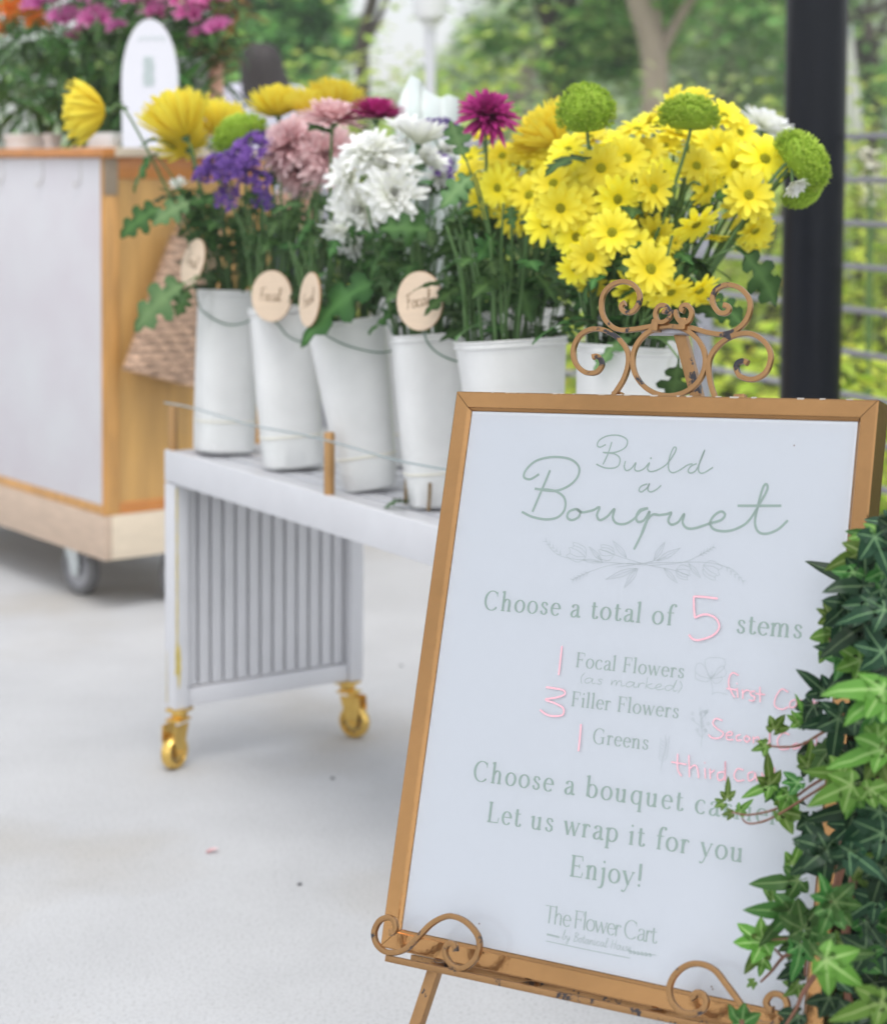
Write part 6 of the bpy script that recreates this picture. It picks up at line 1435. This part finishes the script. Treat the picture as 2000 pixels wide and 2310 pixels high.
# ------------------------------------------------------------------ lamp post and folded parasol
lp = ony(970, 100, 9.5); lz = terrain_h(lp.x, lp.y); LAMPM = mat('pale_grey_enamel', (.66, .66, .69), .5)
o = thing('lamp_post', 'pale grey lamp post with a white lantern at the top of the view', 'lamp post', V(lp.x, lp.y, lz)); kx = 9.5/FPX
mb = MB(); mb.lathe([(.10, 0), (.10, .25), (15*kx, .35), (12.5*kx, 1.9), (12.5*kx, ony(970, 40, 9.5).z-lz)], V(lp.x, lp.y, lz), n=20); mb.v = [(a, b, c) for a, b, c in mb.v]; mb.build('pole', LAMPM, o)
tz = ony(970, 40, 9.5).z
mb = MB(); mb.lathe([(13*kx, -.06), (16*kx, -.03), (34*kx, .0), (42*kx, .12), (46*kx, .26), (30*kx, .33), (0, .36)], V(lp.x, lp.y, tz), n=24); mb.build('lantern', mat('lantern_white', (.8, .8, .8), .4), o)
fp = ony(1916, 180, 15.0); fz = -.35
o = thing('folded_parasol', 'narrow pale folded parasol pointing up right of the black post', 'parasol', V(fp.x, fp.y, fz)); kx = 15/FPX
mb = MB(); mb.tube([V(fp.x, fp.y, fz), V(fp.x, fp.y, ony(1916, 60, 15).z)], .018, 10, t0=0, t1=0); mb.build('pole', STEEL, o)
mb = MB(); zt_ = ony(1912, 52, 15).z; rr_ = [(2, 0), (6, 40), (11, 90), (17, 140), (23, 190), (26, 240), (20, 262)]
rings = []
for r_, dzz in rr_:
    ring = [mb.add(V(fp.x+(r_*kx)*(1+.18*math.cos(8*a_))*math.cos(a_), fp.y+(r_*kx)*(1+.18*math.cos(8*a_))*math.sin(a_), zt_-dzz*kx)) for a_ in [2*math.pi*k/48 for k in range(48)]]; rings.append(ring)
for A, B in zip(rings, rings[1:]):
    for k in range(48): mb.face(A[k], A[(k+1) % 48], B[(k+1) % 48], B[k])
mb.build('canopy', mat('pale_canvas', (.60, .60, .55), .8), o)

# ------------------------------------------------------------------ person seen from behind
def person():
    Y = 9.0; hp = ony(588, 98, Y); cx, cy = hp.x, hp.y; top = hp.z; sc_ = top/1.70
    o = thing('person', 'person seen from behind with dark shoulder-length hair and a grey-lilac top', 'person', V(cx, cy, 0))
    def skin_obj(name, verts, edges, rad, m, root=0, par=None):
        me = bpy.data.meshes.new(name); me.from_pydata([(V(*v)*sc_)[:] for v in verts], edges, []); ob = bpy.data.objects.new(name, me); COL.objects.link(ob); ob.parent = par or o
        md = ob.modifiers.new('skin', 'SKIN'); sv = me.skin_vertices[0].data if me.skin_vertices else None
        if sv is None:
            me.skin_vertices.new() if hasattr(me.skin_vertices, 'new') else None; sv = me.skin_vertices[0].data
        for i, r_ in enumerate(rad): sv[i].radius = (r_[0]*sc_, r_[1]*sc_) if isinstance(r_, tuple) else (r_*sc_, r_*sc_); sv[i].use_root = (i == root)
        md.use_smooth_shade = True; sb = ob.modifiers.new('smooth', 'SUBSURF'); sb.levels = 2; sb.render_levels = 2
        me.materials.append(m); return ob
    SK = mat('skin', (.50, .29, .21), .55); TOP = mat('grey_lilac_cloth', (.60, .59, .68), .85, var=.1, vscale=12, bump=.2, bscale=16); TRO = mat('dark_trousers', (.05, .055, .08), .85); HAIR = mat('dark_hair', (.022, .013, .011), .5, var=.4, vscale=5, stretch=(30, 30, .6), bump=.5, bscale=6)
    body_v = [(0, 0, .95), (0, 0, 1.12), (0, .01, 1.3), (0, .0, 1.42), (0, -.0, 1.49), (0, .0, 1.56), (0, .0, 1.63)]
    rad = [(.13, .10), (.115, .09), (.13, .09), (.10, .07), .045, .07, .07]; ed = [(0, 1), (1, 2), (2, 3), (3, 4), (4, 5), (5, 6)]
    for sg in (-1, 1):
        b = len(body_v); body_v += [(sg*.16, 0, 1.39), (sg*.21, .0, 1.12), (sg*.20, .08, .90), (sg*.19, .10, .82)]; rad += [.05, .042, .032, .028]; ed += [(3, b), (b, b+1), (b+1, b+2), (b+2, b+3)]
        b = len(body_v); body_v += [(sg*.09, 0, .86), (sg*.10, .0, .48), (sg*.10, -.02, .09), (sg*.11, .10, .035)]; rad += [.08, .055, .04, .035]; ed += [(0, b), (b, b+1), (b+1, b+2), (b+2, b+3)]
    body = skin_obj('body', body_v, ed, rad, SK)
    # top
    tv = [(0, 0, 1.0), (0, 0, 1.15), (0, .01, 1.3), (0, .0, 1.42), (0, 0, 1.535)]; tr = [(.155, .115), (.14, .108), (.155, .108), (.12, .085), .055]; te = [(0, 1), (1, 2), (2, 3), (3, 4)]
    for sg in (-1, 1):
        b = len(tv); tv += [(sg*.155, 0, 1.465), (sg*.215, 0, 1.15)]; tr += [.066, .062]; te += [(3, b), (b, b+1)]
    skin_obj('top', tv, te, tr, TOP)
    pv = [(0, 0, .98), (0, 0, .9)]; pr_ = [(.15, .115), (.145, .11)]; pe = [(0, 1)]
    for sg in (-1, 1):
        b = len(pv); pv += [(sg*.09, 0, .80), (sg*.10, 0, .48), (sg*.10, -.02, .12)]; pr_ += [.088, .068, .058]; pe += [(1, b), (b, b+1), (b+1, b+2)]
    skin_obj('trousers', pv, pe, pr_, TRO)
    mb = MB(); rings = []
    for f, rx, ry, yo in ((1.705, .0, .0, 0), (1.70, .035, .04, -.0), (1.68, .068, .075, 0), (1.64, .088, .10, 0), (1.58, .094, .105, 0), (1.54, .104, .095, -.01), (1.50, .110, .075, -.03), (1.465, .105, .05, -.06), (1.445, .07, .03, -.075), (1.435, .04, .012, -.078)):
        rings.append([mb.add(V(cx, cy, 0)+V(rx*math.cos(a_)*(1+.05*math.sin(9*a_))+max(0, 1.62-f)*.22, yo+ry*math.sin(a_)*(1+.05*math.sin(11*a_)), f)*sc_) for a_ in [2*math.pi*k/40 for k in range(40)]])
    for A, B in zip(rings, rings[1:]):
        for k in range(40): mb.face(A[k], A[(k+1) % 40], B[(k+1) % 40], B[k])
    mb.build('hair', HAIR, o)
person()

# ------------------------------------------------------------------ haze over the far greenery
hz = bpy.data.materials.new('haze'); hz.use_nodes = True; ht = hz.node_tree; ht.nodes.clear()
ho = ht.nodes.new('ShaderNodeOutputMaterial'); hv = ht.nodes.new('ShaderNodeVolumePrincipled')
hv.inputs['Color'].default_value = (.93, .95, .97, 1); hv.inputs['Density'].default_value = .005; hv.inputs['Anisotropy'].default_value = .2
ht.links.new(hv.outputs[0], ho.inputs['Volume'])
mb = MB(); mb.box(V(0, 80, 16.0), (190, 255, 36)); tag(mb.build('haze', hz, smooth=False), kind='stuff')
